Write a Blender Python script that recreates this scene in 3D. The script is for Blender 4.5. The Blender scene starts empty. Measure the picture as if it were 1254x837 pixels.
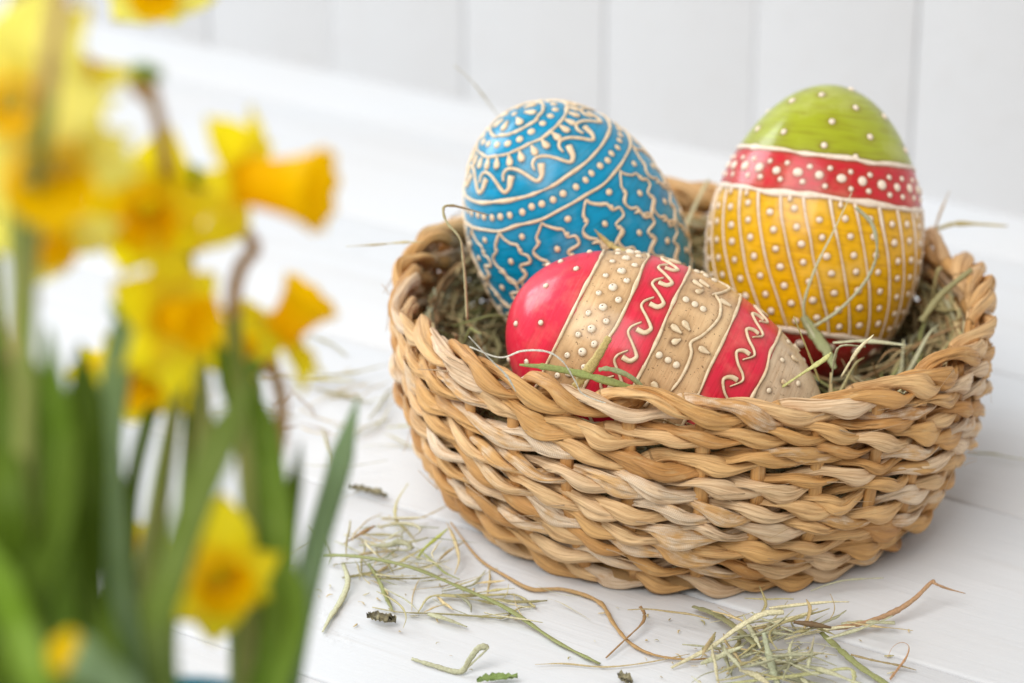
import bpy, math, random
import numpy as np
from mathutils import Vector, Matrix, kdtree, noise as mnoise

rnd = random.Random(7)
rng = np.random.default_rng(7)
PI = math.pi
sc = bpy.context.scene
col = sc.collection

# ------------------------------------------------------------------ camera
PITCH = math.radians(23.5)
CAM = np.array([-0.06076, -0.87773, 0.43430])
FPX, PW, PH = 3483.33, 1254.0, 837.0
Fv = np.array([0, math.cos(PITCH), -math.sin(PITCH)])
Rv = np.array([1.0, 0, 0])
Uv = np.array([0, math.sin(PITCH), math.cos(PITCH)])
cam = bpy.data.cameras.new('camera')
cam.lens = 100; cam.sensor_width = 36; cam.clip_start = 0.02; cam.clip_end = 30
cam.dof.use_dof = True; cam.dof.focus_distance = 0.875; cam.dof.aperture_fstop = 6.5
cam.dof.aperture_blades = 9
camo = bpy.data.objects.new('camera', cam); col.objects.link(camo)
camo.location = CAM.tolist(); camo.rotation_euler = (PI / 2 - PITCH, 0, 0)
sc.camera = camo

# ------------------------------------------------------------------ light
world = bpy.data.worlds.new('World'); sc.world = world; world.use_nodes = True
bg = world.node_tree.nodes['Background']
bg.inputs[0].default_value = (1.0, 0.985, 0.965, 1); bg.inputs[1].default_value = 0.46

def area(name, loc, aim, sx, sy, power, color):
    l = bpy.data.lights.new(name, 'AREA'); l.shape = 'RECTANGLE'; l.size = sx; l.size_y = sy
    l.energy = power; l.color = color
    o = bpy.data.objects.new(name, l); col.objects.link(o); o.location = loc
    o.rotation_euler = (Vector(aim) - Vector(loc)).to_track_quat('-Z', 'Y').to_euler()
    return o
area('window_light', (-2.0, 1.40, 1.28), (0, 0, 0.05), 1.45, 1.4, 51, (0.84, 0.93, 1.0))
area('room_light', (-1.0, -1.35, 2.05), (-0.05, -0.05, 0.08), 2.0, 1.8, 60, (1.0, 0.985, 0.96))
sc.view_settings.view_transform = 'Standard'; sc.view_settings.look = 'None'
sc.view_settings.exposure = 0.10; sc.view_settings.gamma = 1.0
sc.view_settings.use_curve_mapping = False

# ------------------------------------------------------------------ helpers
def at(px, py, depth):
    """point seen in the photograph at (px, py), at a given distance along the view"""
    return CAM + depth * (Fv + Rv * (px - PW / 2) / FPX + Uv * (PH / 2 - py) / FPX)
def tab(px, py, z=0.0):
    r = Fv + Rv * (px - PW / 2) / FPX + Uv * (PH / 2 - py) / FPX
    return CAM + r * ((z - CAM[2]) / r[2])
def aty(px, py, y):
    r = Fv + Rv * (px - PW / 2) / FPX + Uv * (PH / 2 - py) / FPX
    return CAM + r * ((y - CAM[1]) / r[1])

def mesh_np(name, v, f, mat=None, smooth=True):
    me = bpy.data.meshes.new(name)
    v = np.asarray(v, dtype=np.float32); f = np.asarray(f, dtype=np.int32)
    me.vertices.add(len(v)); me.vertices.foreach_set('co', v.ravel())
    k = f.shape[1]
    me.loops.add(f.size); me.loops.foreach_set('vertex_index', f.ravel())
    me.polygons.add(len(f))
    me.polygons.foreach_set('loop_start', np.arange(0, f.size, k, dtype=np.int32))
    me.polygons.foreach_set('loop_total', np.full(len(f), k, dtype=np.int32))
    me.update(calc_edges=True)
    if smooth: me.polygons.foreach_set('use_smooth', np.ones(len(f), dtype=bool))
    if mat: me.materials.append(mat)
    me.validate()
    return me
def attr_f(me, name, data):
    a = me.attributes.new(name, 'FLOAT', 'POINT'); a.data.foreach_set('value', np.asarray(data, dtype=np.float32))
def attr_c(me, name, data):
    a = me.attributes.new(name, 'FLOAT_COLOR', 'POINT'); a.data.foreach_set('color', np.asarray(data, dtype=np.float32).ravel())
def obj(name, me, parent=None, loc=None):
    o = bpy.data.objects.new(name, me); col.objects.link(o)
    if parent: o.parent = parent
    if loc is not None: o.location = loc
    return o
def empty(name, loc=(0, 0, 0)):
    o = bpy.data.objects.new(name, None); col.objects.link(o); o.location = loc; o.empty_display_size = 0.02
    return o
def tag(o, label=None, cat=None, group=None, kind=None):
    if label: o['label'] = label
    if cat: o['category'] = cat
    if group: o['group'] = group
    if kind: o['kind'] = kind
    return o

def grid_faces(nu, nv, wrap_v=True, off=0):
    i = np.arange(nu - 1)[:, None]; nvv = nv if wrap_v else nv - 1
    j = np.arange(nvv)[None, :]
    j2 = (j + 1) % nv
    a = i * nv + j; b = i * nv + j2; c = (i + 1) * nv + j2; d = (i + 1) * nv + j
    return np.stack([a, b, c, d], -1).reshape(-1, 4) + off

def catmull(pts, n):
    P = np.asarray(pts, float)
    if len(P) == 2: return P[0] + (P[1] - P[0]) * np.linspace(0, 1, n)[:, None]
    P = np.vstack([2 * P[0] - P[1], P, 2 * P[-1] - P[-2]])
    m = len(P) - 3
    t = np.linspace(0, m - 1e-6, n); k = t.astype(int); u = (t - k)[:, None]
    p0, p1, p2, p3 = P[k], P[k + 1], P[k + 2], P[k + 3]
    return 0.5 * (2 * p1 + (p2 - p0) * u + (2 * p0 - 5 * p1 + 4 * p2 - p3) * u ** 2 + (3 * p1 - p0 - 3 * p2 + p3) * u ** 3)

def norm(v): return v / np.maximum(np.linalg.norm(v, axis=-1, keepdims=True), 1e-12)

def sweep(path, side, w, h, ns=8, cap=True):
    """closed tube of elliptical section: path (n,3), side (n,3) width direction, w/h half sizes"""
    path = np.asarray(path, float); n = len(path)
    tan = norm(np.gradient(path, axis=0)); side = norm(side - tan * (side * tan).sum(-1, keepdims=True))
    up = np.cross(tan, side)
    w = np.broadcast_to(w, (n,)); h = np.broadcast_to(h, (n,))
    a = np.linspace(0, 2 * PI, ns, endpoint=False)
    v = path[:, None] + side[:, None] * (w[:, None] * np.cos(a))[..., None] + up[:, None] * (h[:, None] * np.sin(a))[..., None]
    v = v.reshape(-1, 3); f = grid_faces(n, ns)
    if cap:
        v = np.vstack([v, path[:1], path[-1:]])
        b = n * ns
        q = [[b, (j + 1) % ns, j, j] for j in range(ns)]
        q2 = [[b + 1, (n - 1) * ns + j, (n - 1) * ns + (j + 1) % ns, (n - 1) * ns + (j + 1) % ns] for j in range(ns)]
        # degenerate quads avoided: pair the fan into quads
        q = [[b, (2 * j + 2) % ns, 2 * j + 1, 2 * j] for j in range(ns // 2)]
        q2 = [[b + 1, (n - 1) * ns + 2 * j, (n - 1) * ns + 2 * j + 1, (n - 1) * ns + (2 * j + 2) % ns] for j in range(ns // 2)]
        f = np.vstack([f, q, q2])
    return v, f

def join(parts):
    vs, fs, off = [], [], 0
    for v, f in parts:
        vs.append(v); fs.append(np.asarray(f) + off); off += len(v)
    return np.vstack(vs), np.vstack(fs)

# ------------------------------------------------------------------ materials
class N:
    def __init__(s, name):
        s.m = bpy.data.materials.new(name); s.m.use_nodes = True
        s.t = s.m.node_tree; s.b = s.t.nodes['Principled BSDF']; s.out = s.t.nodes['Material Output']
    def n(s, typ, **kw):
        nd = s.t.nodes.new('ShaderNode' + typ)
        for k, v in kw.items():
            if k.startswith('i_'):
                key = k[2:]; key = int(key) if key.isdigit() else key.replace('_', ' ')
                nd.inputs[key].default_value = v
            else: setattr(nd, k, v)
        return nd
    def l(s, a, b): s.t.links.new(a, b)
    def set(s, k, v):
        if hasattr(v, 'is_output'): s.l(v, s.b.inputs[k])
        else: s.b.inputs[k].default_value = v
    def attr(s, name): return s.n('Attribute', attribute_name=name)
    def math(s, op, a, b=None, clamp=False):
        m = s.n('Math', operation=op, use_clamp=clamp)
        for i, x in enumerate((a, b)):
            if x is None: continue
            if hasattr(x, 'is_output'): s.l(x, m.inputs[i])
            else: m.inputs[i].default_value = x
        return m.outputs[0]
    def mix(s, fac, a, b, blend='MIX'):
        m = s.n('Mix', data_type='RGBA', blend_type=blend)
        for i, x in ((0, fac), (6, a), (7, b)):
            if hasattr(x, 'is_output'): s.l(x, m.inputs[i])
            else: m.inputs[i].default_value = x if i == 0 else (tuple(x) + (1,))[:4]
        return m.outputs[2]
    def ramp(s, fac, stops, interp='LINEAR'):
        r = s.n('ValToRGB'); r.color_ramp.interpolation = interp
        e = r.color_ramp.elements
        while len(e) < len(stops): e.new(0.5)
        for el, (p, c) in zip(e, stops): el.position = p; el.color = (tuple(c) + (1,))[:4]
        s.l(fac, r.inputs[0]); return r.outputs[0]
    def noise(s, vec, scale, detail=3, rough=0.55, mp=None, dist=0.0):
        if mp is not None:
            mpn = s.n('Mapping'); mpn.inputs['Scale'].default_value = mp; s.l(vec, mpn.inputs[0]); vec = mpn.outputs[0]
        t = s.n('TexNoise', noise_dimensions='3D'); t.inputs['Scale'].default_value = scale
        t.inputs['Detail'].default_value = detail; t.inputs['Roughness'].default_value = rough
        t.inputs['Distortion'].default_value = dist
        s.l(vec, t.inputs['Vector']); return t.outputs[0]
    def bump(s, h, dist, strength=1.0, prev=None):
        b = s.n('Bump'); b.inputs['Strength'].default_value = strength; b.inputs['Distance'].default_value = dist
        s.l(h, b.inputs['Height'])
        if prev is not None: s.l(prev, b.inputs['Normal'])
        return b.outputs[0]

def g1(v): return (v, v, v)

def mat_white_paint(name, base, warm, grain_axis, seed=0.0, flakes=True, rough=0.55):
    m = N(name); tc = m.n('TexCoord').outputs['Object']
    oi = m.n('ObjectInfo').outputs['Random']
    off = m.n('CombineXYZ'); m.l(m.math('MULTIPLY', oi, 7.0), off.inputs[2]); m.l(m.math('MULTIPLY', oi, 3.0), off.inputs[0])
    va = m.n('VectorMath', operation='ADD'); m.l(tc, va.inputs[0]); m.l(off.outputs[0], va.inputs[1]); vec = va.outputs[0]
    st = [1, 1, 1]; st[grain_axis] = 0.06
    big = m.noise(vec, 9, 3, mp=(1, 1, 1))
    grain = m.noise(vec, 420, 4, 0.6, mp=st, dist=0.4)
    wide = m.noise(vec, 60, 3, 0.5, mp=st, dist=0.6)
    c = m.mix(m.ramp(big, [(0.35, g1(0)), (0.7, g1(1))]), base, warm)
    streak = m.ramp(wide, [(0.55, g1(0)), (0.75, g1(0.6 if flakes else 0.15))])
    c = m.mix(streak, c, (base[0] * 0.90, base[1] * 0.86, base[2] * 0.82))
    nrm = m.bump(grain, 0.0004, 0.6)
    nrm = m.bump(wide, 0.0010, 0.55, nrm)
    if flakes:
        mask = m.noise(vec, 26, 2)
        mk = m.ramp(mask, [(0.66, g1(0)), (0.78, g1(1))])
        fl = m.noise(vec, 330, 4, 0.65)
        fr = m.ramp(fl, [(0.45, g1(0)), (0.62, g1(1))])
        hh = m.math('MULTIPLY', mk, fr)
        nrm = m.bump(hh, 0.0005, 0.55, nrm)
    m.set('Base Color', c); m.set('Roughness', rough); m.set('Normal', nrm)
    m.set('Specular IOR Level', 0.35)
    return m.m

M = {}
M['table'] = mat_white_paint('white_painted_wood', (0.675, 0.690, 0.712), (0.675, 0.672, 0.675), 0)
M['wall'] = mat_white_paint('wall_paint', (0.625, 0.63, 0.64), (0.615, 0.62, 0.63), 2, flakes=False, rough=0.6)
def m_sub():
    m = N('plank_backing'); m.set('Base Color', (0.66, 0.61, 0.56, 1)); m.set('Roughness', 0.8); return m.m
M['sub'] = m_sub()

def m_straw():
    m = N('woven_seagrass')
    uv = m.n('UVMap'); uv.uv_map = 'UVMap'
    t = m.attr('tint'); sg = t.outputs['Color']
    sep = m.n('SeparateColor'); m.l(sg, sep.inputs[0])
    r1, r2, r3 = sep.outputs
    cmb = m.n('VectorMath', operation='ADD')
    off = m.n('CombineXYZ'); m.l(m.math('MULTIPLY', r3, 40.0), off.inputs[2])
    m.l(uv.outputs[0], cmb.inputs[0]); m.l(off.outputs[0], cmb.inputs[1]); vec = cmb.outputs[0]
    fib = m.noise(vec, 1.0, 4, 0.65, mp=(90, 2600, 1), dist=0.3)
    fib2 = m.noise(vec, 1.0, 3, 0.6, mp=(45, 950, 1), dist=0.8)
    blot = m.noise(vec, 1.0, 3, 0.6, mp=(150, 260, 1))
    c = m.ramp(r1, [(0.0, (0.54, 0.265, 0.08)), (0.25, (0.71, 0.40, 0.14)), (0.55, (0.79, 0.485, 0.21)), (0.8, (0.80, 0.53, 0.27)), (1.0, (0.82, 0.61, 0.40))])
    c = m.mix(m.ramp(fib2, [(0.40, g1(0.45)), (0.56, g1(0))]), c, (0.36, 0.16, 0.045))
    c = m.mix(m.ramp(blot, [(0.55, g1(0)), (0.75, g1(0.45))]), c, (0.74, 0.52, 0.25))
    c = m.mix(m.ramp(fib, [(0.28, g1(0.55)), (0.43, g1(0))]), c, (0.26, 0.12, 0.04))
    c = m.mix(m.ramp(fib, [(0.60, g1(0)), (0.75, g1(0.25))]), c, (0.88, 0.74, 0.52))
    # browner leaf margins at the folds, deepened to paint in shade between strands
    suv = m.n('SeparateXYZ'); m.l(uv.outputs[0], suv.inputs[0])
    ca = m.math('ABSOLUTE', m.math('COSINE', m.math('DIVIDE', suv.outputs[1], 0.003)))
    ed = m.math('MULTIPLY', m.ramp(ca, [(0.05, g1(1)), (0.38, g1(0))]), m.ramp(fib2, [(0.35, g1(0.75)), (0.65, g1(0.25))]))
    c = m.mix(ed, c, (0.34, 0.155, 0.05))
    # papery pale skin with a net of cross veins
    pm = m.ramp(m.math('ADD', r2, m.math('MULTIPLY', m.math('SUBTRACT', blot, 0.5), 0.5)), [(0.84, g1(0)), (0.96, g1(0.8))])
    wv = m.n('TexWave', wave_type='BANDS', bands_direction='X'); wv.inputs['Scale'].default_value = 1.0
    wv.inputs['Distortion'].default_value = 4.0; wv.inputs['Detail'].default_value = 2
    mp = m.n('Mapping'); mp.inputs['Scale'].default_value = (600, 900, 1); m.l(uv.outputs[0], mp.inputs[0]); m.l(mp.outputs[0], wv.inputs[0])
    pc = m.mix(wv.outputs[1], (0.74, 0.55, 0.37), (0.86, 0.73, 0.57))
    pc = m.mix(m.ramp(fib, [(0.35, g1(0.8)), (0.5, g1(0))]), pc, (0.50, 0.34, 0.19))
    c = m.mix(pm, c, pc)
    nrm = m.bump(fib2, 0.0010, 0.7)
    nrm = m.bump(fib, 0.0003, 0.7, nrm)
    m.set('Base Color', c); m.set('Normal', nrm)
    rg = m.ramp(fib2, [(0.3, g1(0.42)), (0.7, g1(0.62))]); m.set('Roughness', rg)
    m.set('Specular IOR Level', 0.38)
    return m.m
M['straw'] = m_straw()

def m_hay():
    m = N('hay'); t = m.attr('tint').outputs['Color']
    tc = m.n('TexCoord').outputs['Object']
    n1 = m.noise(tc, 260, 3); n2 = m.noise(tc, 1500, 2)
    c = m.mix(m.ramp(n1, [(0.35, g1(0.6)), (0.65, g1(0))]), t, (0.42, 0.32, 0.17), 'MIX')
    c = m.mix(0.75, c, t)
    c = m.mix(m.ramp(n2, [(0.4, g1(0.3)), (0.6, g1(0))]), c, (0.16, 0.12, 0.05))
    m.set('Base Color', c); m.set('Roughness', 0.55); m.set('Specular IOR Level', 0.3)
    m.set('Normal', m.bump(n2, 0.0003, 0.5))
    return m.m
M['hay'] = m_hay()
def m_dryleaf():
    m = N('dry_leaf'); tc = m.n('TexCoord').outputs['Object']
    n1 = m.noise(tc, 500, 4)
    c = m.ramp(n1, [(0.35, (0.06, 0.045, 0.025)), (0.5, (0.20, 0.17, 0.09)), (0.7, (0.38, 0.33, 0.19))])
    m.set('Base Color', c); m.set('Roughness', 0.7); m.set('Normal', m.bump(n1, 0.0006, 1.0)); return m.m
M['dryleaf'] = m_dryleaf()

def m_shell(name, a, stops, patina_col, patina_amt, rough, mottle=0.25, coat=0.25, pits=None):
    """painted egg: bands along the local z axis, dark glaze settled round the raised decoration"""
    m = N(name); tc = m.n('TexCoord').outputs['Object']
    sep = m.n('SeparateXYZ'); m.l(tc, sep.inputs[0])
    edge = m.noise(tc, 260, 2)
    z = m.math('ADD', sep.outputs[2], m.math('MULTIPLY', m.math('SUBTRACT', edge, 0.5), 0.0012))
    fac = m.math('ADD', m.math('MULTIPLY', z, 0.5 / a), 0.5, True)
    c = m.ramp(fac, stops, 'CONSTANT')
    br = m.noise(tc, 1.0, 4, 0.6, mp=(70, 70, 900), dist=0.2)
    bl = m.noise(tc, 55, 4, 0.6)
    dk = m.mix(1.0, c, (0.72, 0.62, 0.55), 'MULTIPLY')
    lt = m.mix(0.16, c, (1, 0.95, 0.55))
    c2 = m.mix(m.math('MULTIPLY', m.ramp(br, [(0.3, g1(1)), (0.52, g1(0))]), mottle * 1.6), c, dk)
    c2 = m.mix(m.math('MULTIPLY', m.ramp(bl, [(0.52, g1(0)), (0.75, g1(1))]), mottle * 2.2), c2, lt)
    if pits:
        pn = m.noise(tc, 1100, 2); pm = m.ramp(pn, [(0.30, g1(1)), (0.35, g1(0))])
        pk = m.ramp(fac, pits, 'CONSTANT')
        c2 = m.mix(m.math('MULTIPLY', pm, m.math('MULTIPLY', pk, 0.85)), c2, (0.10, 0.05, 0.02))
        wn = m.ramp(bl, [(0.35, g1(0.55)), (0.6, g1(0))])
        c2 = m.mix(m.math('MULTIPLY', wn, pk), c2, (0.40, 0.235, 0.10))
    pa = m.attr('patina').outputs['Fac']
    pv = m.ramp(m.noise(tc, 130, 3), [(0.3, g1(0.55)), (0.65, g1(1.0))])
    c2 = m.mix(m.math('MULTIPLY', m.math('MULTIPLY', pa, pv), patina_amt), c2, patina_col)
    m.set('Base Color', c2); m.set('Roughness', rough)
    m.set('Coat Weight', coat); m.set('Coat Roughness', 0.17); m.set('Specular IOR Level', 0.12)
    nr = m.bump(br, 0.0005, 0.55); nr = m.bump(bl, 0.0008, 0.25, nr); m.set('Normal', nr)
    return m.m
def m_relief(name, c0, dark, rough=0.42, pit=False):
    m = N(name); tc = m.n('TexCoord').outputs['Object']
    n1 = m.noise(tc, 420 if not pit else 1.6, 3)
    c = m.mix(m.ramp(n1, [(0.40, g1(0)), (0.72, g1(0.75))]), c0, dark)
    if pit:
        sep = m.n('SeparateXYZ'); m.l(tc, sep.inputs[0])
        dx = m.math('ADD', sep.outputs[0], 0.12); dy = m.math('ADD', sep.outputs[1], 0.18)
        d = m.math('SQRT', m.math('ADD', m.math('MULTIPLY', dx, dx), m.math('MULTIPLY', m.math('MULTIPLY', dy, dy), 0.4)))
        k = m.ramp(d, [(0.10, g1(1)), (0.20, g1(0))])
        c = m.mix(k, c, (0.05, 0.025, 0.012))
    m.set('Base Color', c); m.set('Roughness', rough); m.set('Coat Weight', 0.15); m.set('Coat Roughness', 0.25)
    return m.m

def m_leafy(name, c0, c1, trans=0.3, rough=0.45, scale=60, axis=None):
    m = N(name); tc = m.n('TexCoord').outputs['Object']
    n1 = m.noise(tc, scale, 3)
    c = m.mix(m.ramp(n1, [(0.3, g1(0)), (0.7, g1(1))]), c0, c1)
    m.set('Base Color', c); m.set('Roughness', rough); m.set('Specular IOR Level', 0.15)
    tr = m.n('BsdfTranslucent'); m.l(c, tr.inputs[0])
    mx = m.n('MixShader'); mx.inputs[0].default_value = trans
    m.l(m.b.outputs[0], mx.inputs[1]); m.l(tr.outputs[0], mx.inputs[2]); m.l(mx.outputs[0], m.out.inputs[0])
    return m.m
M['petal'] = m_leafy('petal_yellow', (1.0, 0.94, 0.10), (1.0, 0.88, 0.03), 0.68)
M['petal_pale'] = m_leafy('petal_pale_yellow', (1.0, 0.97, 0.50), (1.0, 0.94, 0.28), 0.68)
M['trumpet'] = m_leafy('trumpet_orange', (1.0, 0.72, 0.0), (1.0, 0.80, 0.005), 0.7)
M['leaf_dark'] = m_leafy('leaf_dark_green', (0.07, 0.125, 0.004), (0.14, 0.22, 0.018), 0.3)
M['leaf_mid'] = m_leafy('leaf_green', (0.20, 0.34, 0.025), (0.29, 0.43, 0.07), 0.35)
M['leaf_blue'] = m_leafy('leaf_grey_green', (0.27, 0.39, 0.18), (0.33, 0.46, 0.24), 0.3)
M['scrap_green'] = m_leafy('scrap_green', (0.34, 0.43, 0.16), (0.26, 0.36, 0.10), 0.1, scale=400)
M['leaf_blade'] = m_leafy('leaf_olive_green', (0.15, 0.22, 0.03), (0.22, 0.29, 0.07), 0.25)
M['stem'] = m_leafy('stem_green', (0.20, 0.27, 0.05), (0.30, 0.30, 0.09), 0.15)
M['stem_brown'] = m_leafy('stem_brown', (0.42, 0.25, 0.10), (0.50, 0.32, 0.15), 0.1)
M['spathe'] = m_leafy('spathe_papery', (0.30, 0.32, 0.10), (0.46, 0.33, 0.15), 0.3)
def m_plain(name, c, rough, coat=0.0):
    m = N(name); tc = m.n('TexCoord').outputs['Object']; n1 = m.noise(tc, 80, 3)
    m.set('Base Color', m.mix(n1, c, tuple(x * 0.8 for x in c))); m.set('Roughness', rough); m.set('Coat Weight', coat); return m.m
M['pot'] = m_plain('pot_blue_glaze', (0.02, 0.30, 0.48), 0.3, 0.5)
M['soil'] = m_plain('soil', (0.05, 0.032, 0.02), 0.9)

# ------------------------------------------------------------------ the setting
ANG = math.radians(-33.0)
dv = np.array([math.cos(ANG), math.sin(ANG), 0]); nv = np.array([-math.sin(ANG), math.cos(ANG), 0])
WALL_N = 0.2975
def board_mesh(name, L, Wd, T, bev, mat, axis='x', seg=3):
    """long board with rounded arrises, length on x, width on y, top at z=0"""
    prof = []
    hw = Wd / 2
    for i in range(seg + 1):
        a = PI / 2 * i / seg; prof.append((-hw + bev - bev * math.cos(a), -bev + bev * math.sin(a)))
    for i in range(seg + 1):
        a = PI / 2 * i / seg; prof.append((hw - bev + bev * math.sin(a), -bev + bev * math.cos(a)))
    prof += [(hw, -T), (-hw, -T)]
    nx = 24; n = len(prof); xs = np.linspace(-L / 2, L / 2, nx)
    v = np.array([[x, p[0], p[1]] for x in xs for p in prof])
    f = grid_faces(nx, n)
    me = mesh_np(name, v, f, mat)
    return me
# table: a backing slab with planks laid on it, parallel to the wall
slab = bpy.data.meshes.new('table')
L = 2.6
cs = [(-1.3, -1.1), (1.3, -1.1), (1.3, 0.32), (-1.3, 0.32)]
vv = [(*(dv * a + nv * b)[:2], z) for z in (-0.045, -0.012) for a, b in cs]
slab.from_pydata(vv, [], [(3, 2, 1, 0), (4, 5, 6, 7), (0, 1, 5, 4), (1, 2, 6, 5), (2, 3, 7, 6), (3, 0, 4, 7)])
slab.materials.append(M['sub'])
table = tag(obj('table', slab), kind='structure')
PLW = 0.1070
seams = [0.0381 + PLW * k for k in range(-11, 3)]
pme = board_mesh('plank', L, PLW - 0.0007, 0.0115, 0.0016, M['table'])
for k, s in enumerate(seams):
    o = obj('plank', pme, table)
    b = s + PLW / 2
    o.location = (dv * rnd.uniform(-0.12, 0.12) + nv * b).tolist()
    o.location.z = rnd.uniform(-0.0004, 0.0)
    o.rotation_euler = (rnd.uniform(-0.0015, 0.0015), 0, ANG)
# wall of upright boards
wm = bpy.data.meshes.new('wall')
vv = [(*(dv * a + nv * b)[:2], z) for z in (-0.04, 0.75) for a, b in [(-1.3, WALL_N + 0.016), (1.3, WALL_N + 0.016), (1.3, WALL_N + 0.05), (-1.3, WALL_N + 0.05)]]
wm.from_pydata(vv, [], [(3, 2, 1, 0), (4, 5, 6, 7), (0, 1, 5, 4), (1, 2, 6, 5), (2, 3, 7, 6), (3, 0, 4, 7)])
wm.materials.append(M['wall'])
wall = tag(obj('wall', wm), kind='structure')
BW = 0.0775
bme = board_mesh('wall_board', 0.78, BW - 0.0004, 0.0145, 0.0009, M['wall'])
# turn the board upright: length -> z, width -> along wall, top -> facing the table
Rm = Matrix(((0, dv[0], -nv[0]), (0, dv[1], -nv[1]), (1, 0, 0)))
for k in range(-13, 14):
    u = -0.0607 + BW * (k + 0.5)
    o = obj('wall_board', bme, wall)
    p = dv * u + nv * (WALL_N + rnd.uniform(0, 0.0008)); p[2] = 0.36
    o.matrix_world = Matrix.Translation(Vector(p)) @ Rm.to_4x4()

# ------------------------------------------------------------------ basket
def smooth_noise(n, m, seed):
    """periodic value noise: n samples round, m knots"""
    r = np.random.default_rng(seed).normal(size=m)
    t = np.arange(n) / n * m; k = t.astype(int); u = t - k; u = u * u * (3 - 2 * u)
    return r[k % m] * (1 - u) + r[(k + 1) % m] * u

basket = tag(empty('basket', (0, 0, 0)), 'round basket woven from twisted tan seagrass, holding three painted eggs', 'basket')
ROW_Z = [0.0047, 0.0126, 0.0208, 0.0290, 0.0372, 0.0454, 0.0536, 0.0618, 0.0704]
ROW_R = [0.0798, 0.0855, 0.0897, 0.0925, 0.0943, 0.0953, 0.0958, 0.0959, 0.0955]
SHX = smooth_noise(1440, 9, 5) * 0.0010
def row_curve(th, row):
    """centre line of one woven row"""
    idx = (th / (2 * PI) * 1440).astype(int) % 1440
    rr = ROW_R[row] + SHX[idx] * (0.4 + 0.1 * row) + 0.0011 * np.sin(2 * th + 0.9) * row / 8
    zz = ROW_Z[row] + 0.0010 * np.sin(3 * th + row * 0.9) * (row > 0) + 0.0008 * np.sin(7 * th + row * 1.7) * (row > 0) + 0.0004 * np.sin(17 * th + row * 3.1) * (row > 0)
    zz = zz + (0.0012 * np.cos(th - 2.4) * row / 8)
    return rr, zz
NT, SPT, NSEC = 14, 56, 26
def strand(row, ph, seed):
    r = np.random.default_rng(seed)
    nt = {0: 12, 1: 13}.get(row, 14)
    n = nt * SPT; th = np.arange(n + 1) / n * 2 * PI
    turn0 = th / (2 * PI) * nt
    jit = smooth_noise(n, nt, seed + 1); jit = np.append(jit, jit[0])
    al = -(turn0 * 2 * PI) + ph + row * 1.9 + jit * 0.42
    rr, zz = row_curve(th % (2 * PI), row)
    amp = 1 + 0.20 * np.append(smooth_noise(n, nt * 2, seed + 2), 0); amp[-1] = amp[0]
    wid = 1 + 0.23 * np.append(smooth_noise(n, nt * 3, seed + 3), 0); wid[-1] = wid[0]
    big = 1.06 if row == 8 else 0.90
    ar, az = 0.0030 * big, 0.00255 * big
    # the twist is not a perfect helix: strands lie long on the outside and tuck in quickly
    al2 = al + 0.12 * np.sin(2 * al)
    sg0 = np.floor((-al + PI) / (2 * PI)).astype(int); sg0 -= sg0.min(); lf = r.normal(size=(sg0.max() + 1, 2)); bellc = np.maximum(0, np.cos(al)) 
    lf[-1] = lf[0]
    rr = rr + 0.00042 * lf[sg0, 0] * bellc; zz = zz + 0.00058 * lf[sg0, 1] * bellc
    R_ = rr + ar * amp * np.cos(al2); Z_ = zz + az * amp * np.sin(al2) + 0.0003 * np.append(smooth_noise(n, nt * 3, seed + 4), 0)
    Z_[-1] = Z_[0]
    path = np.stack([R_ * np.cos(th), R_ * np.sin(th), Z_], -1)
    tan = norm(np.gradient(path, axis=0)); tan[0] = tan[-1] = norm(tan[0] + tan[-1])
    rad = np.stack([np.cos(th), np.sin(th), 0 * th], -1)
    e1 = norm(rad - tan * (rad * tan).sum(-1, keepdims=True)); e2 = np.cross(tan, e1)
    roll = 0.35 * np.sin(al) + 0.25 * np.append(smooth_noise(n, nt * 2, seed + 5), 0); roll[-1] = roll[0]
    c, s = np.cos(roll)[:, None], np.sin(roll)[:, None]
    e1, e2 = e1 * c + e2 * s, -e1 * s + e2 * c
    h = (0.00186 + 0.00150 * np.cos(al2) ** 2) * wid * big
    w = (0.00190 + 0.0004 * np.sin(al) ** 2) * (2 - wid) * big
    a = np.arange(NSEC) / NSEC * 2 * PI
    # section: flattened, with folds (leaf edges) running along the strand
    seg = np.floor((-al + PI) / (2 * PI)).astype(int); seg -= seg.min(); ns = seg.max() + 1
    f1 = r.uniform(-0.9, 0.9, ns)[seg]; f2 = r.uniform(-0.9, 0.9, ns)[seg]
    d1 = np.where(r.uniform(size=ns) < 0.75, r.uniform(0.25, 0.60, ns), 0.06)[seg]
    d2 = np.where(r.uniform(size=ns) < 0.6, r.uniform(0.16, 0.42, ns), 0.05)[seg]
    sw = 0.75 * np.sin(al * 0.5 + r.uniform(0, 6)) 
    def groove(c0, d, wd):
        x = (a[None, :] - (c0 + sw)[:, None] + PI) % (2 * PI) - PI
        return d[:, None] * np.exp(-(x / wd) ** 2)
    k = 1 - groove(f1, d1, 0.13) - groove(f2 + 0.7, d2, 0.12) - groove(f2 - 0.9, d1 * 0.7, 0.11) - groove(f1 + 3.0, d1, 0.25)
    lump = np.stack([smooth_noise(n, nt * 9, seed + 20 + j) for j in range(6)], -1)
    lump = np.vstack([lump, lump[:1]])
    base = np.stack([np.maximum(0, np.cos(a - j * PI / 3)) ** 2 for j in range(6)])
    k = k + 0.055 * (lump @ base)
    k[-1] = k[0]
    v = path[:, None] + e1[:, None] * (w[:, None] * k * np.cos(a) * np.abs(np.cos(a)) ** 0.5)[..., None] + e2[:, None] * (h[:, None] * k * np.sin(a))[..., None]
    v = v[:-1]
    i = np.arange(n)[:, None]; j = np.arange(NSEC)[None]; i2 = (i + 1) % n; j2 = (j + 1) % NSEC
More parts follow.
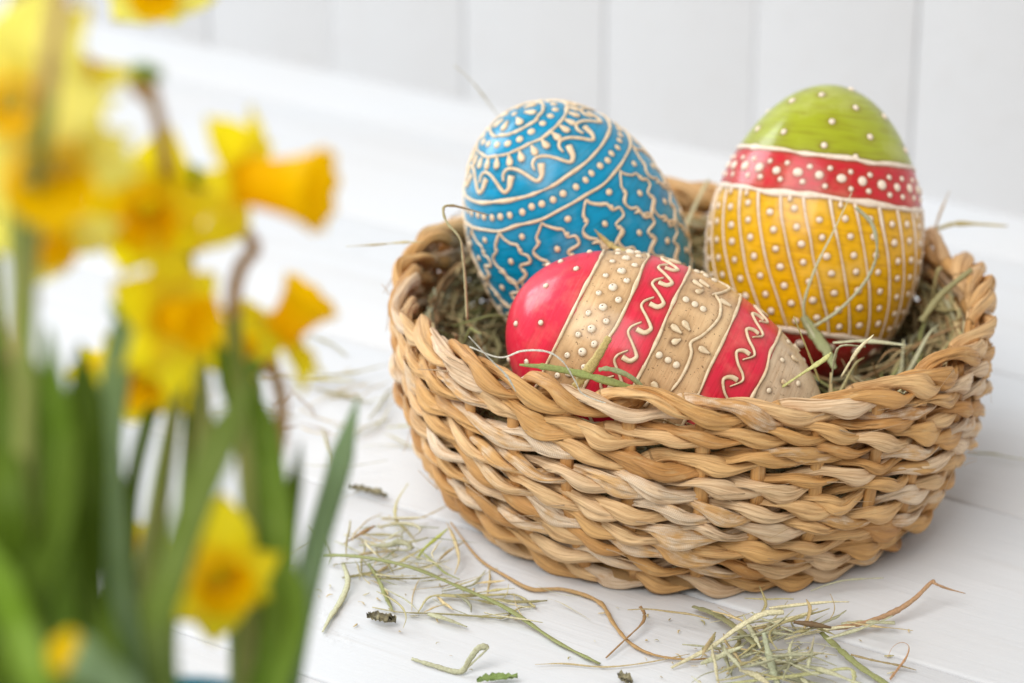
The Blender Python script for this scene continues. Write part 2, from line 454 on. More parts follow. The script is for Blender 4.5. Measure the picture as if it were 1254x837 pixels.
    f = np.stack([i * NSEC + j, i * NSEC + j2, i2 * NSEC + j2, i2 * NSEC + j], -1).reshape(-1, 4)
    v = v.reshape(-1, 3)
    v[:, 2] = np.maximum(v[:, 2], 0.0002)
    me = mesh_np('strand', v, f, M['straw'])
    t1 = r.uniform(size=ns); t2 = r.uniform(size=ns); t3 = r.uniform(size=ns)
    tint = np.stack([np.clip(t1[seg] + (0.10 * np.sin(th * 3 + seed)), 0, 1), t2[seg], t3[seg], np.ones_like(th)], -1)[:-1]
    attr_c(me, 'tint', np.repeat(tint, NSEC, 0))
    arc = np.append(0, np.cumsum(np.linalg.norm(np.diff(path, axis=0), axis=1)))
    uvl = me.uv_layers.new(name='UVMap')
    u00 = np.stack([np.broadcast_to(arc[:-1, None], (n, NSEC)), np.broadcast_to((a * 0.003)[None], (n, NSEC))], -1)
    u01 = u00 + [0, 2 * PI / NSEC * 0.003]
    u10 = np.stack([np.broadcast_to(arc[1:, None], (n, NSEC)), u00[..., 1]], -1)
    u11 = u10 + [0, 2 * PI / NSEC * 0.003]
    uvl.data.foreach_set('uv', np.stack([u00, u01, u11, u10], 2).astype(np.float32).ravel())
    return me
for row in range(9):
    for q in range(3):
        obj('strand', strand(row, q * 2 * PI / 3, 100 + row * 90 + q * 29), basket)
# upright stakes that the strands are twined round
for k in range(30):
    th = 2 * PI * (k + 0.3) / 30 + rnd.uniform(-0.02, 0.02)
    pts = []
    for row in range(9):
        rr, zz = row_curve(np.array([th]), row)
        rr = rr[0]; zz = zz[0] if row else 0.003
        if row == 8: zz -= 0.0015
        pts.append((rr * math.cos(th), rr * math.sin(th), zz))
    path = catmull(pts, 22)
    side = np.tile(np.array([-math.sin(th), math.cos(th), 0]), (22, 1))
    v, f = sweep(path, side, 0.0024, 0.0013, 8)
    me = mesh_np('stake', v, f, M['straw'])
    attr_c(me, 'tint', np.tile([rnd.random() * 0.25, 0.3, rnd.random(), 1], (len(v), 1)))
    uvl = me.uv_layers.new(name='UVMap')
    co = v[np.array([l.vertex_index for l in me.loops])]
    uvl.data.foreach_set('uv', np.stack([co[:, 2], co[:, 0] * 0.7 + co[:, 1] * 0.7], -1).astype(np.float32).ravel())
    obj('stake', me, basket)
# frayed fibres lifting off the strands
fr = []
for k in range(150):
    row = rnd.randrange(1, 9); th = rnd.uniform(0, 2 * PI)
    t = np.linspace(0, 1, 5); L_ = rnd.uniform(0.004, 0.016); aa = th + t * L_ / 0.098 * rnd.choice((1, 1, -1))
    rr, zz = row_curve(aa % (2 * PI), row)
    out = rr + 0.0050 + t ** 2 * rnd.uniform(-0.0004, 0.0028)
    zz = zz + rnd.uniform(-0.003, 0.003) - t * L_ * rnd.uniform(-0.1, 0.45)
    P = catmull(np.stack([out * np.cos(aa), out * np.sin(aa), np.maximum(zz, 0.001)], -1), 9)
    wv_ = rnd.choice((0.00012, 0.00016, 0.00030)) * np.linspace(1, 0.4, 9)
    fr.append(sweep(P, np.tile([0, 0, 1.0], (9, 1)), wv_, wv_ * 0.6, 6))
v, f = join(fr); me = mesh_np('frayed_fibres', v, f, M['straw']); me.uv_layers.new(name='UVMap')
attr_c(me, 'tint', np.tile([0.9, 0.5, 0.5, 1], (len(v), 1)))
tag(obj('frayed_fibres', me, basket), kind='stuff')
# coiled base
parts = []
for k, R0 in enumerate(np.arange(0.006, 0.079, 0.0072)):
    n = 90; th = np.arange(n + 1) / n * 2 * PI
    path = np.stack([R0 * np.cos(th), R0 * np.sin(th), 0.0042 + 0 * th], -1)
    parts.append(sweep(path, np.stack([np.cos(th), np.sin(th), 0 * th], -1), 0.0038, 0.0028, 8, cap=False))
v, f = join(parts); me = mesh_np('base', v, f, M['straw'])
attr_c(me, 'tint', np.tile([0.4, 0.3, 0.5, 1], (len(v), 1))); uvl = me.uv_layers.new(name='UVMap')
obj('base', me, basket)

# ------------------------------------------------------------------ eggs
class Egg:
    def __init__(s, name, c, A, X, Y, b, a, k, label):
        s.b, s.a, s.k = b, a, k
        s.c = np.array(c); s.Mx = np.array([X, Y, A])
        s.root = tag(empty(name), label, 'egg', 'painted easter eggs in the basket')
        m = Matrix(((X[0], Y[0], A[0], c[0]), (X[1], Y[1], A[1], c[1]), (X[2], Y[2], A[2], c[2]), (0, 0, 0, 1)))
        s.root.matrix_world = m
        s.kp = []      # relief points with radius
    def pt(s, th, ph):
        th = np.asarray(th, float); ph = np.asarray(ph, float)
        r = s.b * np.sin(ph) * (1 - s.k * np.cos(ph)); z = s.a * np.cos(ph)
        return np.stack([r * np.cos(th), r * np.sin(th), z + 0 * th], -1)
    def nrm(s, th, ph):
        e = 1e-3
        dt = s.pt(np.asarray(th) + e, ph) - s.pt(np.asarray(th) - e, ph)
        dp = s.pt(th, np.asarray(ph) + e) - s.pt(th, np.asarray(ph) - e)
        return norm(np.cross(dp, dt))
    def inside(s, P, mar=0.0):
        q = (np.asarray(P) - s.c) @ s.Mx.T
        cz = np.clip(q[..., 2] / (s.a + mar), -1, 1)
        rr = s.b * np.sqrt(1 - cz ** 2) * (1 - s.k * cz) + mar
        return (np.abs(q[..., 2]) < s.a + mar) & (np.hypot(q[..., 0], q[..., 1]) < rr)
    def shell(s, mat, amp=0.0009):
        nt, npn = 400, 200
        T, P = np.meshgrid(np.arange(nt) / nt * 2 * PI, np.linspace(0.004, PI - 0.004, npn))
        v = s.pt(T, P).reshape(-1, 3); f = grid_faces(npn, nt)[:, ::-1]
        me = mesh_np('shell', v, f, mat)
        kd = kdtree.KDTree(len(s.kp))
        for i, (p, r) in enumerate(s.kp): kd.insert(p, i)
        kd.balance()
        rad = [r for p, r in s.kp]
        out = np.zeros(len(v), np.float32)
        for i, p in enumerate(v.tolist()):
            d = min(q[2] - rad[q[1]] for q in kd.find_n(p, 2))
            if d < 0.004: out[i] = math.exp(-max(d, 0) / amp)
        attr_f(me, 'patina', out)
        return obj('shell', me, s.root)
    def line(s, name, pts, w, h, mat, closed=False, n=None, fat=None, wob=0.12):
        """raised line of slip through (theta, phi) points"""
        pts = np.asarray(pts, float)
        n = n or max(12, len(pts) * 7)
        tp = pts if closed else catmull(pts, n)
        P = s.pt(tp[:, 0], tp[:, 1]); nr = s.nrm(tp[:, 0], tp[:, 1])
        tan = norm(np.gradient(P, axis=0)); side = np.cross(nr, tan)
        m = len(P)
        ww = w * (1 + wob * np.interp(np.linspace(0, 1, m), np.linspace(0, 1, max(3, m // 4)), rng.normal(size=max(3, m // 4))))
        if fat is not None: ww = ww * np.interp(np.linspace(0, 1, m), np.linspace(0, 1, len(fat)), fat)
        elif not closed:
            e = np.minimum(np.arange(m), np.arange(m)[::-1]); ww = ww * np.clip(0.45 + e * 0.3, 0, 1)
        v, f = sweep(P + nr * h * 0.15, side, np.maximum(ww, w * 0.35), h, 8, cap=not closed)
        for p, r in zip(P.tolist(), ww): s.kp.append((p, r))
        return obj(name, mesh_np(name, v, f, mat), s.root)
    def ring(s, ph, w, h, mat, wav=0.006, name='painted_line'):
        n = 220; th = np.arange(n + 1) / n * 2 * PI
        pp = ph + wav * np.append(smooth_noise(n, 24, int(ph * 1000)), 0); pp[-1] = pp[0]
        return s.line(name, np.stack([th, pp], -1), w, h, mat, closed=True, wob=0.24)
    def dot(s, th, ph, r, me, name='painted_dot', el=None, h=0.55, head=0.0):
        P = s.pt(th, ph); nr = s.nrm(th, ph)
        o = obj(name, me, s.root)
        z = Vector(nr); up = Vector((0, 0, 1)); x = up.cross(z)
        x = x.normalized() if x.length > 1e-4 else Vector((1, 0, 0)); y = z.cross(x)
        c, sn = math.cos(head), math.sin(head); x, y = x * c + y * sn, y * c - x * sn
        ex = el or rnd.uniform(0.9, 1.12)
        m = Matrix(((x.x * r * ex, y.x * r, z.x * r * h, P[0]), (x.y * r * ex, y.y * r, z.y * r * h, P[1]), (x.z * r * ex, y.z * r, z.z * r * h, P[2]), (0, 0, 0, 1)))
        o.matrix_parent_inverse = Matrix(); o.matrix_local = m
        s.kp.append((P.tolist(), r * 0.92))
        return o
    def tear(s, a, b, w, me_mat, name='petal_mark', h=0.0006):
        """teardrop: fat at a, pointed at b"""
        return s.line(name, [a, ((a[0] + b[0]) / 2, (a[1] + b[1]) / 2), b], w, h, me_mat, n=10, fat=[0.55, 1.0, 1.05, 0.8, 0.5, 0.3], wob=0.02)

def dome(name, mat, na=12, nr=4):
    v = [(0, 0, 1.0)]
    for i in range(1, nr + 1):
        t = PI / 2 * 1.12 * i / nr
        for j in range(na):
            k = 2 * PI * j / na; v.append((math.sin(t) * math.cos(k), math.sin(t) * math.sin(k), math.cos(t)))
    f = [(0, 1 + j, 1 + (j + 1) % na) for j in range(na)]
    for i in range(nr - 1):
        b = 1 + i * na
        f += [(b + j, b + na + j, b + na + (j + 1) % na, b + (j + 1) % na) for j in range(na)]
    me = bpy.data.meshes.new(name); me.from_pydata(v, [], f); me.materials.append(mat)
    for p in me.polygons: p.use_smooth = True
    return me

def zf(ph): return 0.5 + 0.5 * math.cos(ph)
# ---- red and tan egg lying at the front
RED = Egg('easter_egg', (-0.01127, -0.045, 0.05984), (0.89102, -0.18101, -0.4163), (-0.00614, -0.92178, 0.38766), (-0.45391, -0.34286, -0.82244), 0.034857, 0.0548, 0.05,
          'red and tan egg with scrolls and dots, lying on its side at the front')
M['cream'] = m_relief('relief_cream', (0.82, 0.66, 0.44), (0.58, 0.40, 0.21))
M['cream_dot'] = m_relief('relief_cream_dot', (0.86, 0.74, 0.56), (0.66, 0.48, 0.28), pit=False)
M['cream_pit'] = m_relief('relief_cream_pitted_dot', (0.87, 0.76, 0.60), (0.66, 0.48, 0.28), pit=True)
M['tanrel'] = m_relief('relief_tan', (0.72, 0.53, 0.31), (0.55, 0.36, 0.17))
D_plain = dome('painted_dot', M['cream_dot']); D_pit = dome('pitted_dot', M['cream_pit'], 14, 5); D_tan = dome('tan_dot', M['tanrel'])
rings = [2.296, 2.0, 1.748, 1.405, 1.092]
for q in rings: RED.ring(q, 0.00054, 0.0005, M['cream'])
for th, ph in [(-0.485, 2.626), (-0.837, 2.433), (0.493, 2.75), (0.125, 2.498), (-1.2, 2.60), (-1.452, 2.392), (-1.7, 2.72), (0.75, 2.45), (1.4, 2.62), (1.5, 2.4), (2.1, 2.5), (2.7, 2.65), (3.2, 2.42), (-2.2, 2.5), (-2.7, 2.72)]:
    RED.dot(th, ph, 0.00095, D_pit, h=0.8)
for k in range(24):
    th = -0.351 + (k - 3) * 2 * PI / 24 + rnd.uniform(-0.015, 0.015)
    RED.dot(th, 2.12 + rnd.uniform(-.01, .01), 0.00145, D_pit, h=0.7)
    RED.dot(th + 0.115, 2.197 + rnd.uniform(-.01, .01), 0.00098, D_pit, h=0.7)
    RED.dot(th + 0.125, 2.064 + rnd.uniform(-.01, .01), 0.0011, D_pit, h=0.7)
S4 = np.array([(-0.638, 1.869), (-0.59, 1.897), (-0.549, 1.913), (-0.492, 1.911), (-0.417, 1.859), (-0.353, 1.816), (-0.318, 1.806), (-0.267, 1.830), (-0.268, 1.878)])
for k in range(-2, 20):
    o = S4.copy(); o[:, 0] += k * 2 * PI / 22; o[:, 1] += rnd.uniform(-.006, .006); o[:, 0] += rnd.uniform(-.012, .012)
    RED.line('scroll', o, 0.00054, 0.00060, M['cream'], n=40, fat=[0.45, 0.7, 0.8, 0.85, 0.85, 1.0, 1.3, 1.55, 1.7], wob=0.05)
T1 = np.array([(-0.584, 1.227), (-0.582, 1.262), (-0.55, 1.295), (-0.506, 1.303), (-0.424, 1.268), (-0.354, 1.214), (-0.290, 1.200), (-0.185, 1.252)])
for k in range(-4, 17):
    o = T1.copy(); o[:, 0] += k * 2 * PI / 21 + rnd.uniform(-.012, .012); o[:, 1] += rnd.uniform(-.006, .006)
    RED.line('scroll', o, 0.00052, 0.00055, M['cream'], n=38, fat=[1.7, 1.6, 1.2, 0.95, 0.85, 0.85, 0.75, 0.45], wob=0.05)
vine = [(0.098, 1.545), (-0.042, 1.528), (-0.199, 1.528), (-0.299, 1.54), (-0.379, 1.567), (-0.491, 1.526), (-0.64, 1.494), (-0.757, 1.481), (-0.825, 1.485), (-0.951, 1.507), (-1.031, 1.554)]
tears = [((-0.449, 1.707), (-0.414, 1.636)), ((-0.537, 1.657), (-0.477, 1.601)), ((-0.297, 1.658), (-0.359, 1.626)), ((-0.375, 1.513), (-0.369, 1.444))]
vd = [(-0.144, 1.696), (-0.139, 1.638), (-0.134, 1.584)]
per = 0.617
for k in range(-5, 5):
    dt = k * 2 * PI / 10
    if k == 0 or k == -1:
        pass
    vv = np.array(vine if k == 0 else vine[5:] if k == 1 else vine[4:]); vv[:, 0] += dt
    if k: vv = np.vstack([vv, [vv[-1][0] + 0.02, vv[-1][1] + 0.01]])
    if k != 1: RED.line('vine', vv, 0.00052, 0.00055, M['tanrel'] if False else M['cream'], n=50, wob=0.08)
    for a, b in tears:
        j = rnd.uniform(-.01, .01)
        RED.tear((a[0] + dt + j, a[1] + j), (b[0] + dt, b[1]), 0.0011, M['cream'])
    for a in vd: RED.dot(a[0] + dt, a[1], 0.00115, D_plain, h=0.6)
for k in range(14):
    th = k * 2 * PI / 14
    RED.tear((th - 1.03, 0.96), (th - 1.05, 0.90), 0.0010, M['cream'])
    RED.dot(th - 0.83, 1.012, 0.0009, D_plain, h=0.6)
    if k % 2: RED.dot(th - 1.2, 0.83, 0.001, D_plain, h=0.6)
for k in range(6): RED.dot(k * 1.05 + 0.3, 0.45, 0.001, D_plain)
r_ = (0.76, 0.022, 0.058); t_ = (0.78, 0.51, 0.27)
st = [(0.0, r_)] + [(zf(rings[0]), t_), (zf(rings[1]), r_), (zf(rings[2]), t_), (zf(rings[3]), r_), (zf(rings[4]), (0.80, 0.62, 0.42))]
pits = [(0.0, g1(0))] + [(zf(rings[0]), g1(1)), (zf(rings[1]), g1(0)), (zf(rings[2]), g1(1)), (zf(rings[3]), g1(0)), (zf(rings[4]), g1(0.6))]
RED.shell(m_shell('red_egg_paint', RED.a, st, (0.10, 0.045, 0.018), 0.80, 0.42, 0.40, 0.5, pits), 0.0007)

# ---- blue egg leaning at the back left
BLU = Egg('easter_egg', (-0.03693, 0.03, 0.07573), (0.42774, 0.06601, -0.90149), (0.16163, -0.98684, 0.00443), (-0.88933, -0.14761, -0.43278), 0.035864, 0.0538, 0.03,
          'blue egg with cream wave and medallion pattern, leaning at the back left')
M['peach'] = m_relief('relief_peach', (0.86, 0.67, 0.45), (0.66, 0.44, 0.24))
D_peach = dome('peach_dot', M['peach'])
for q, w in ((2.865, 0.00052), (2.672, 0.00058), (2.308, 0.00062), (2.125, 0.00055)): BLU.ring(q, w, 0.00055, M['peach'])
for k in range(46):
    BLU.dot(0.044 + k * 2 * PI / 46 + rnd.uniform(-.018, .018), 2.214 + rnd.uniform(-.008, .008), 0.00124, D_peach, el=rnd.uniform(0.75, 1.0), h=0.45)
for k in range(18):
    BLU.dot(0.152 + k * 2 * PI / 18 + rnd.uniform(-.02, .02), 2.775 + rnd.uniform(-.01, .01), 0.00125, D_peach, h=0.5)
for k in range(26):
    th = k * 2 * PI / 26 + rnd.uniform(-.02, .02)
    BLU.tear((th, 2.562), (th, 2.655), 0.0013, M['peach'])
for k in range(7):
    th = k * 2 * PI / 7 - 0.95
    BLU.tear((th, 2.92), (th, 3.03), 0.0014, M['peach'])
BLU.dot(0, 3.139, 0.0011, D_peach)
W1 = np.array([(0.597, 2.475), (0.592, 2.525), (0.53, 2.556), (0.45, 2.558), (0.34, 2.530), (0.239, 2.475), (0.125, 2.395), (0.04, 2.415), (0.0, 2.465), (-0.03, 2.500)])
W1[:, 1] -= 0.012
for k in range(13):
    o = W1.copy(); o[:, 0] += k * 2 * PI / 13 + rnd.uniform(-.015, .015)
    o[:, 1] += rnd.uniform(-.008, .008)
    BLU.line('scroll', o, 0.00066, 0.00055, M['peach'], n=48, fat=[0.6, 0.8, 0.85, 0.85, 0.85, 0.9, 1.0, 1.2, 1.75, 1.9], wob=0.05)
M3L = np.array([(-0.265, 2.1), (-0.20, 2.06), (-0.145, 2.011), (-0.152, 1.974), (-0.068, 1.944), (-0.055, 1.905), (-0.09, 1.868), (-0.154, 1.845), (-0.167, 1.796), (-0.243, 1.768), (-0.27, 1.74)])
M3R = np.array([(-0.265, 2.1), (-0.282, 2.065), (-0.37, 2.02), (-0.441, 1.998), (-0.448, 1.949), (-0.519, 1.926), (-0.53, 1.895), (-0.51, 1.870), (-0.395, 1.858), (-0.41, 1.800), (-0.322, 1.768), (-0.27, 1.74)])
for row in range(4):
    for k in range(12):
        dt = k * 2 * PI / 12 + (row % 2) * (-PI / 12) + (row // 2) * 0.0
        for q in (M3L, M3R):
            o = q.copy(); o[:, 1] -= row * 0.185; o[:, 0] = (o[:, 0] + 0.265) * 0.95 - 0.265 + dt
            if row: o = o[2:]
            o += rng.normal(size=o.shape) * [0.004, 0.003]
            BLU.line('medallion_line', o, 0.00046, 0.00045, M['peach'], n=46, wob=0.2)
        BLU.dot(-0.297 + dt, 1.898 - row * 0.185, 0.00118, D_peach, el=rnd.uniform(0.8, 1.15), h=0.5)
        if row == 0: BLU.dot(-0.52 + dt, 2.048, 0.00112, D_peach, h=0.5)
        if row < 2:
            BLU.dot(-0.148 + dt, 1.982 - row * 0.185, 0.0008, D_peach, h=0.75); BLU.dot(-0.448 + dt, 1.962 - row * 0.185, 0.0008, D_peach, h=0.75)
            BLU.dot(-0.158 + dt, 1.822 - row * 0.185, 0.0008, D_peach, h=0.75); BLU.dot(-0.402 + dt, 1.825 - row * 0.185, 0.0008, D_peach, h=0.75)
bl_ = (0.0, 0.31, 0.55)
BLU.shell(m_shell('blue_egg_paint', BLU.a, [(0, bl_), (1.0, bl_)], (0.004, 0.06, 0.10), 0.75, 0.32, 0.42, 0.55), 0.0009)

# ---- green, red and yellow egg standing at the back right
YEL = Egg('easter_egg', (0.0434, 0.032, 0.07946), (0.13382, 0.34881, 0.92759), (-0.10578, -0.92564, 0.36333), (0.98534, -0.14674, -0.08698), 0.036768, 0.0509, 0.0974,
          'yellow egg with red band and green top, standing at the back right')
M['pink'] = m_relief('relief_pale_pink', (0.89, 0.75, 0.61), (0.70, 0.52, 0.36))
D_pink = dome('pale_dot', M['pink'])
YEL.ring(1.040, 0.00085, 0.0005, M['pink']); YEL.ring(1.335, 0.00098, 0.00055, M['pink']); YEL.ring(2.28, 0.0009, 0.0005, M['pink'])
for th, ph in [(-0.895, 0.56), (-1.131, 0.886), (-0.599, 0.892), (-0.323, 0.428), (0.437, 0.552), (0.011, 0.745), (0.557, 0.838), (-0.042, 0.964), (1.15, 0.6), (1.3, 0.9), (1.9, 0.7), (2.4, 0.5), (2.6, 0.9), (-1.7, 0.7), (-2.2, 0.9), (-2.4, 0.5), (3.1, 0.75), (0.9, 0.2), (-2.8, 0.25)]:
    YEL.dot(th, ph, 0.00118, D_pink, el=rnd.uniform(0.8, 1.1), h=0.6)
YEL.dot(0.33, 1.02, 0.0010, D_pink)
for k in range(28):
    th = -0.043 + k * 2 * PI / 28 + rnd.uniform(-.01, .01)
    YEL.dot(th, 1.192 + rnd.uniform(-.008, .008), 0.00165 * rnd.uniform(0.85, 1.1), D_pink, h=0.5)
    th += 0.1
    YEL.dot(th + rnd.uniform(-.02, .02), 1.132 + rnd.uniform(-.008, .008), 0.00092, D_pink, h=0.6)
    if rnd.random() < 0.8: YEL.dot(th - 0.02 + rnd.uniform(-.03, .03), 1.256 + rnd.uniform(-.006, .006), 0.00095, D_pink, h=0.6)
NC = 26
for k in range(NC):
    th0 = -0.392 + k * 2 * PI / NC + rnd.uniform(-.012, .012)
    ph = np.linspace(1.345, 2.275, 8)
    tw = 0.47 * ((ph - 1.345) / 0.93) ** 1.1
    YEL.line('painted_stripe', np.stack([th0 + tw + rng.normal(size=8) * 0.004, ph], -1), 0.00036, 0.00038, M['pink'], n=40, wob=0.14, fat=[1.6, 1.15, 0.9, 0.9, 0.9, 0.9, 0.9, 0.9])
    start = 1.40 + rnd.uniform(0, 0.10)
    for j in range(7):
        p = start + j * 0.112 + j * j * 0.0012 + rnd.uniform(-.007, .007)
        if p > 2.23: continue
        YEL.dot(th0 + 0.125 + 0.47 * ((p - 1.345) / 0.93) ** 1.1 + rnd.uniform(-.012, .012), p, 0.00118 * rnd.uniform(0.88, 1.08), D_pink, h=0.6)
    if rnd.random() < 0.6: YEL.tear((th0 + 0.11, 1.39), (th0 + 0.10, 1.345), 0.0008, M['pink'])
for k in range(16): YEL.dot(k * 2 * PI / 16, 2.40, 0.0016, D_pink, h=0.5)
ye_ = (0.92, 0.49, 0.0)
YEL.shell(m_shell('yellow_egg_paint', YEL.a, [(0, (0.50, 0.012, 0.02)), (zf(2.28), ye_), (zf(1.335), (0.62, 0.010, 0.025)), (zf(1.040), (0.35, 0.385, 0.012))], (0.16, 0.075, 0.02), 0.80, 0.32, 0.50, 0.6), 0.0009)
EGGS = [RED, BLU, YEL]

# ------------------------------------------------------------------ hay
GREEN = (0.30, 0.33, 0.12); OLIVE = (0.48, 0.43, 0.21); TAN = (0.64, 0.50, 0.26); PALE = (0.72, 0.66, 0.42); BROWN = (0.34, 0.20, 0.09)
SAGE = (0.55, 0.55, 0.36); RUST = (0.55, 0.24, 0.08); FIBRE = (0.80, 0.77, 0.66); LIME = (0.45, 0.50, 0.08); DGREEN = (0.27, 0.30, 0.12)
def blade(pts, w, h, seed, n=None, taper=(0.5, 1, 1, 0.35), twist=1.2, ns=6, ref=(0, 0, 1.0)):
    r = np.random.default_rng(seed)
    n = n or max(10, len(pts) * 6)
    P = catmull(pts, n)
    tan = norm(np.gradient(P, axis=0))
    side = np.cross(tan, np.array(ref)) + 1e-4
    side = norm(side); up = np.cross(side, tan)
    a = r.uniform(-0.4, 0.4) * min(1, twist) + twist * np.interp(np.linspace(0, 1, n), np.linspace(0, 1, 4), r.uniform(-1, 1, 4))
    side = side * np.cos(a)[:, None] + up * np.sin(a)[:, None]
    tp = np.interp(np.linspace(0, 1, n), np.linspace(0, 1, len(taper)), taper) * (1 + 0.12 * r.normal(size=n))
    return sweep(P, side, w * np.maximum(tp, 0.1), h * np.maximum(tp, 0.25), ns)
def tinted(v, c, seed, var=0.12):
    r = np.random.default_rng(seed); k = 1 + var * r.normal()
    return np.tile([c[0] * k, c[1] * k, c[2] * k, 1.0], (len(v), 1))
def straw(name, label, cat, pts, w, c, group=None, h=None, **kw):
    seed = rnd.randrange(10 ** 6)
    pts = np.asarray(pts, float); base = pts[0].copy()
    v, f = blade(pts - base, w, h or w * 0.38, seed, **kw)
    me = mesh_np(name, v, f, M['hay']); attr_c(me, 'tint', tinted(v, c, seed))
    return tag(obj(name, me, None, base.tolist()), label, cat, group)
def mass(name, label, cat, strands):
    """strands: list of (pts, w, colour)"""
    vs, fs, cs, off = [], [], [], 0
    for pts, w, c in strands:
        sd = rnd.randrange(10 ** 6)
        v, f = blade(pts, w, w * rnd.uniform(0.25, 0.6), sd, n=max(9, len(pts) * 4), ns=6)
        vs.append(v); fs.append(f + off); cs.append(tinted(v, c, sd, 0.16)); off += len(v)
    me = mesh_np(name, np.vstack(vs), np.vstack(fs), M['hay']); attr_c(me, 'tint', np.vstack(cs))
    return tag(obj(name, me), label, cat, kind='stuff')
def pick(*cs): return cs[rnd.randrange(len(cs))]

def table_run(px, z0=0.0008, lift=0.0):
    """points lying on the table, traced from the photograph; each entry (x, y[, height])"""
    return [tab(p[0], p[1], z0 + (p[2] if len(p) > 2 else 0.0) + lift) for p in px]

# nest inside the basket
strands = []
tries = 0
while len(strands) < 2600 and tries < 16000:
    tries += 1
    a0 = rnd.uniform(0, 2 * PI); r0 = 0.084 * rnd.random() ** (0.5 if tries % 2 else 0.12)
    edge = (r0 / 0.084) ** 2
    ztop = 0.030 + 0.024 * edge
    z0 = rnd.uniform(0.010, ztop)
    c0 = np.array([r0 * math.cos(a0), r0 * math.sin(a0), z0])
    if edge > 0.55 and rnd.random() < 0.6: hd = a0 + PI / 2 + rnd.gauss(0, 0.5)
    else: hd = rnd.uniform(0, 2 * PI)
    Ls = rnd.uniform(0.02, 0.055); el = rnd.gauss(0.05, 0.28)
    curv = rnd.gauss(0, 14); pts = []
    p = c0.copy(); ok = True
    for i in range(6):
        pts.append(p.copy())
        p = p + Ls / 5 * np.array([math.cos(hd) * math.cos(el), math.sin(hd) * math.cos(el), math.sin(el)])
        hd += curv * Ls / 5 + rnd.gauss(0, 0.18); el += rnd.gauss(0, 0.2)
    pts = np.array(pts)
    rad = np.hypot(pts[:, 0], pts[:, 1])
    lim = np.interp(pts[:, 2], [0, 0.01, 0.03, 0.07], [0.070, 0.080, 0.0885, 0.0905])
    k = np.minimum(1, lim / np.maximum(rad, 1e-6)); pts[:, 0] *= k; pts[:, 1] *= k
    pts[:, 2] = np.clip(pts[:, 2], 0.008, 0.062)
    if any(e.inside(pts, 0.0005).any() for e in EGGS): continue
    strands.append((pts, rnd.choice([0.0005, 0.0006, 0.0008, 0.0011]), pick(OLIVE, TAN, SAGE, GREEN, BROWN, TAN, PALE, OLIVE)))
for i in range(800):
    a0 = rnd.uniform(0, 2 * PI); z0 = rnd.uniform(0.02, 0.061); Ls = rnd.uniform(0.02, 0.05); el = rnd.gauss(0, 0.35)
    t = np.linspace(-0.5, 0.5, 6); aa = a0 + t * Ls / 0.088
    zz = np.clip(z0 + np.sin(el) * t * Ls + rng.normal(size=6) * 0.0008, 0.01, 0.064); rr = np.interp(zz, [0.01, 0.03, 0.07], [0.080, 0.0862, 0.0892]) + rng.normal(size=6) * 0.0007
    pts = np.stack([rr * np.cos(aa), rr * np.sin(aa), zz], -1)
    if any(e.inside(pts, 0.0005).any() for e in EGGS): continue
    strands.append((pts, rnd.choice([0.0008, 0.0011, 0.0015]), pick(OLIVE, TAN, TAN, BROWN, SAGE)))
mass('hay_nest', 'tangled olive and tan hay lining the inside of the basket', 'hay', strands)

# hay scattered on the table beside the basket
def scatter(n, cx, cy, sx, sy, heading, hs, lo, hi, hmax, cols, wr=(0.00016, 0.0006)):
    out = []
    for i in range(n):
        px = rnd.gauss(cx, sx); py = rnd.gauss(cy, sy)
        c0 = tab(px, py, 0.0008 + rnd.random() * hmax); hd = heading + rnd.gauss(0, hs); Ls = rnd.uniform(lo, hi); cv = rnd.gauss(0, 22)
        p = c0.copy(); pts = []
        e0 = rnd.gauss(0, 0.10)
        for k in range(5):
            q = p.copy(); q[2] = max(0.0006, q[2]); pts.append(q)
            p = p + Ls / 4 * np.array([math.cos(hd), math.sin(hd), e0]); hd += cv * Ls / 4 + rnd.gauss(0, 0.15)
        pts = np.array(pts)
        if (np.hypot(pts[:, 0], pts[:, 1]) < 0.086).any(): continue
        out.append((pts, rnd.uniform(*wr), pick(*cols)))
    return out
st_ = scatter(56, 465, 668, 52, 26, -0.1, 0.9, 0.010, 0.030, 0.004, (SAGE, OLIVE, TAN, PALE, GREEN))
st_ += scatter(28, 560, 725, 55, 16, 0.0, 0.7, 0.008, 0.022, 0.002, (SAGE, OLIVE, PALE, TAN))
mass('loose_hay', 'thin scatter of pale hay wisps on the table left of the basket', 'hay', st_)
st_ = scatter(22, 410, 500, 45, 35, 0.1, 0.8, 0.012, 0.035, 0.003, (OLIVE, SAGE, TAN)) + scatter(22, 280, 500, 70, 20, 0.1, 0.9, 0.010, 0.03, 0.006, (OLIVE, BROWN, TAN))
mass('loose_hay', 'blurred hay wisps on the table behind the daffodil leaves', 'hay', st_)
st_ = scatter(70, 935, 790, 36, 24, 0.6, 0.9, 0.008, 0.028, 0.009, (SAGE, OLIVE, SAGE, TAN, PALE, SAGE), (0.0002, 0.0008))
st_ += scatter(22, 905, 815, 40, 14, 0.2, 0.8, 0.010, 0.03, 0.004, (SAGE, PALE, OLIVE), (0.0004, 0.0010))
mass('hay_pile', 'small tangled heap of green and tan hay in front of the basket', 'hay', st_)

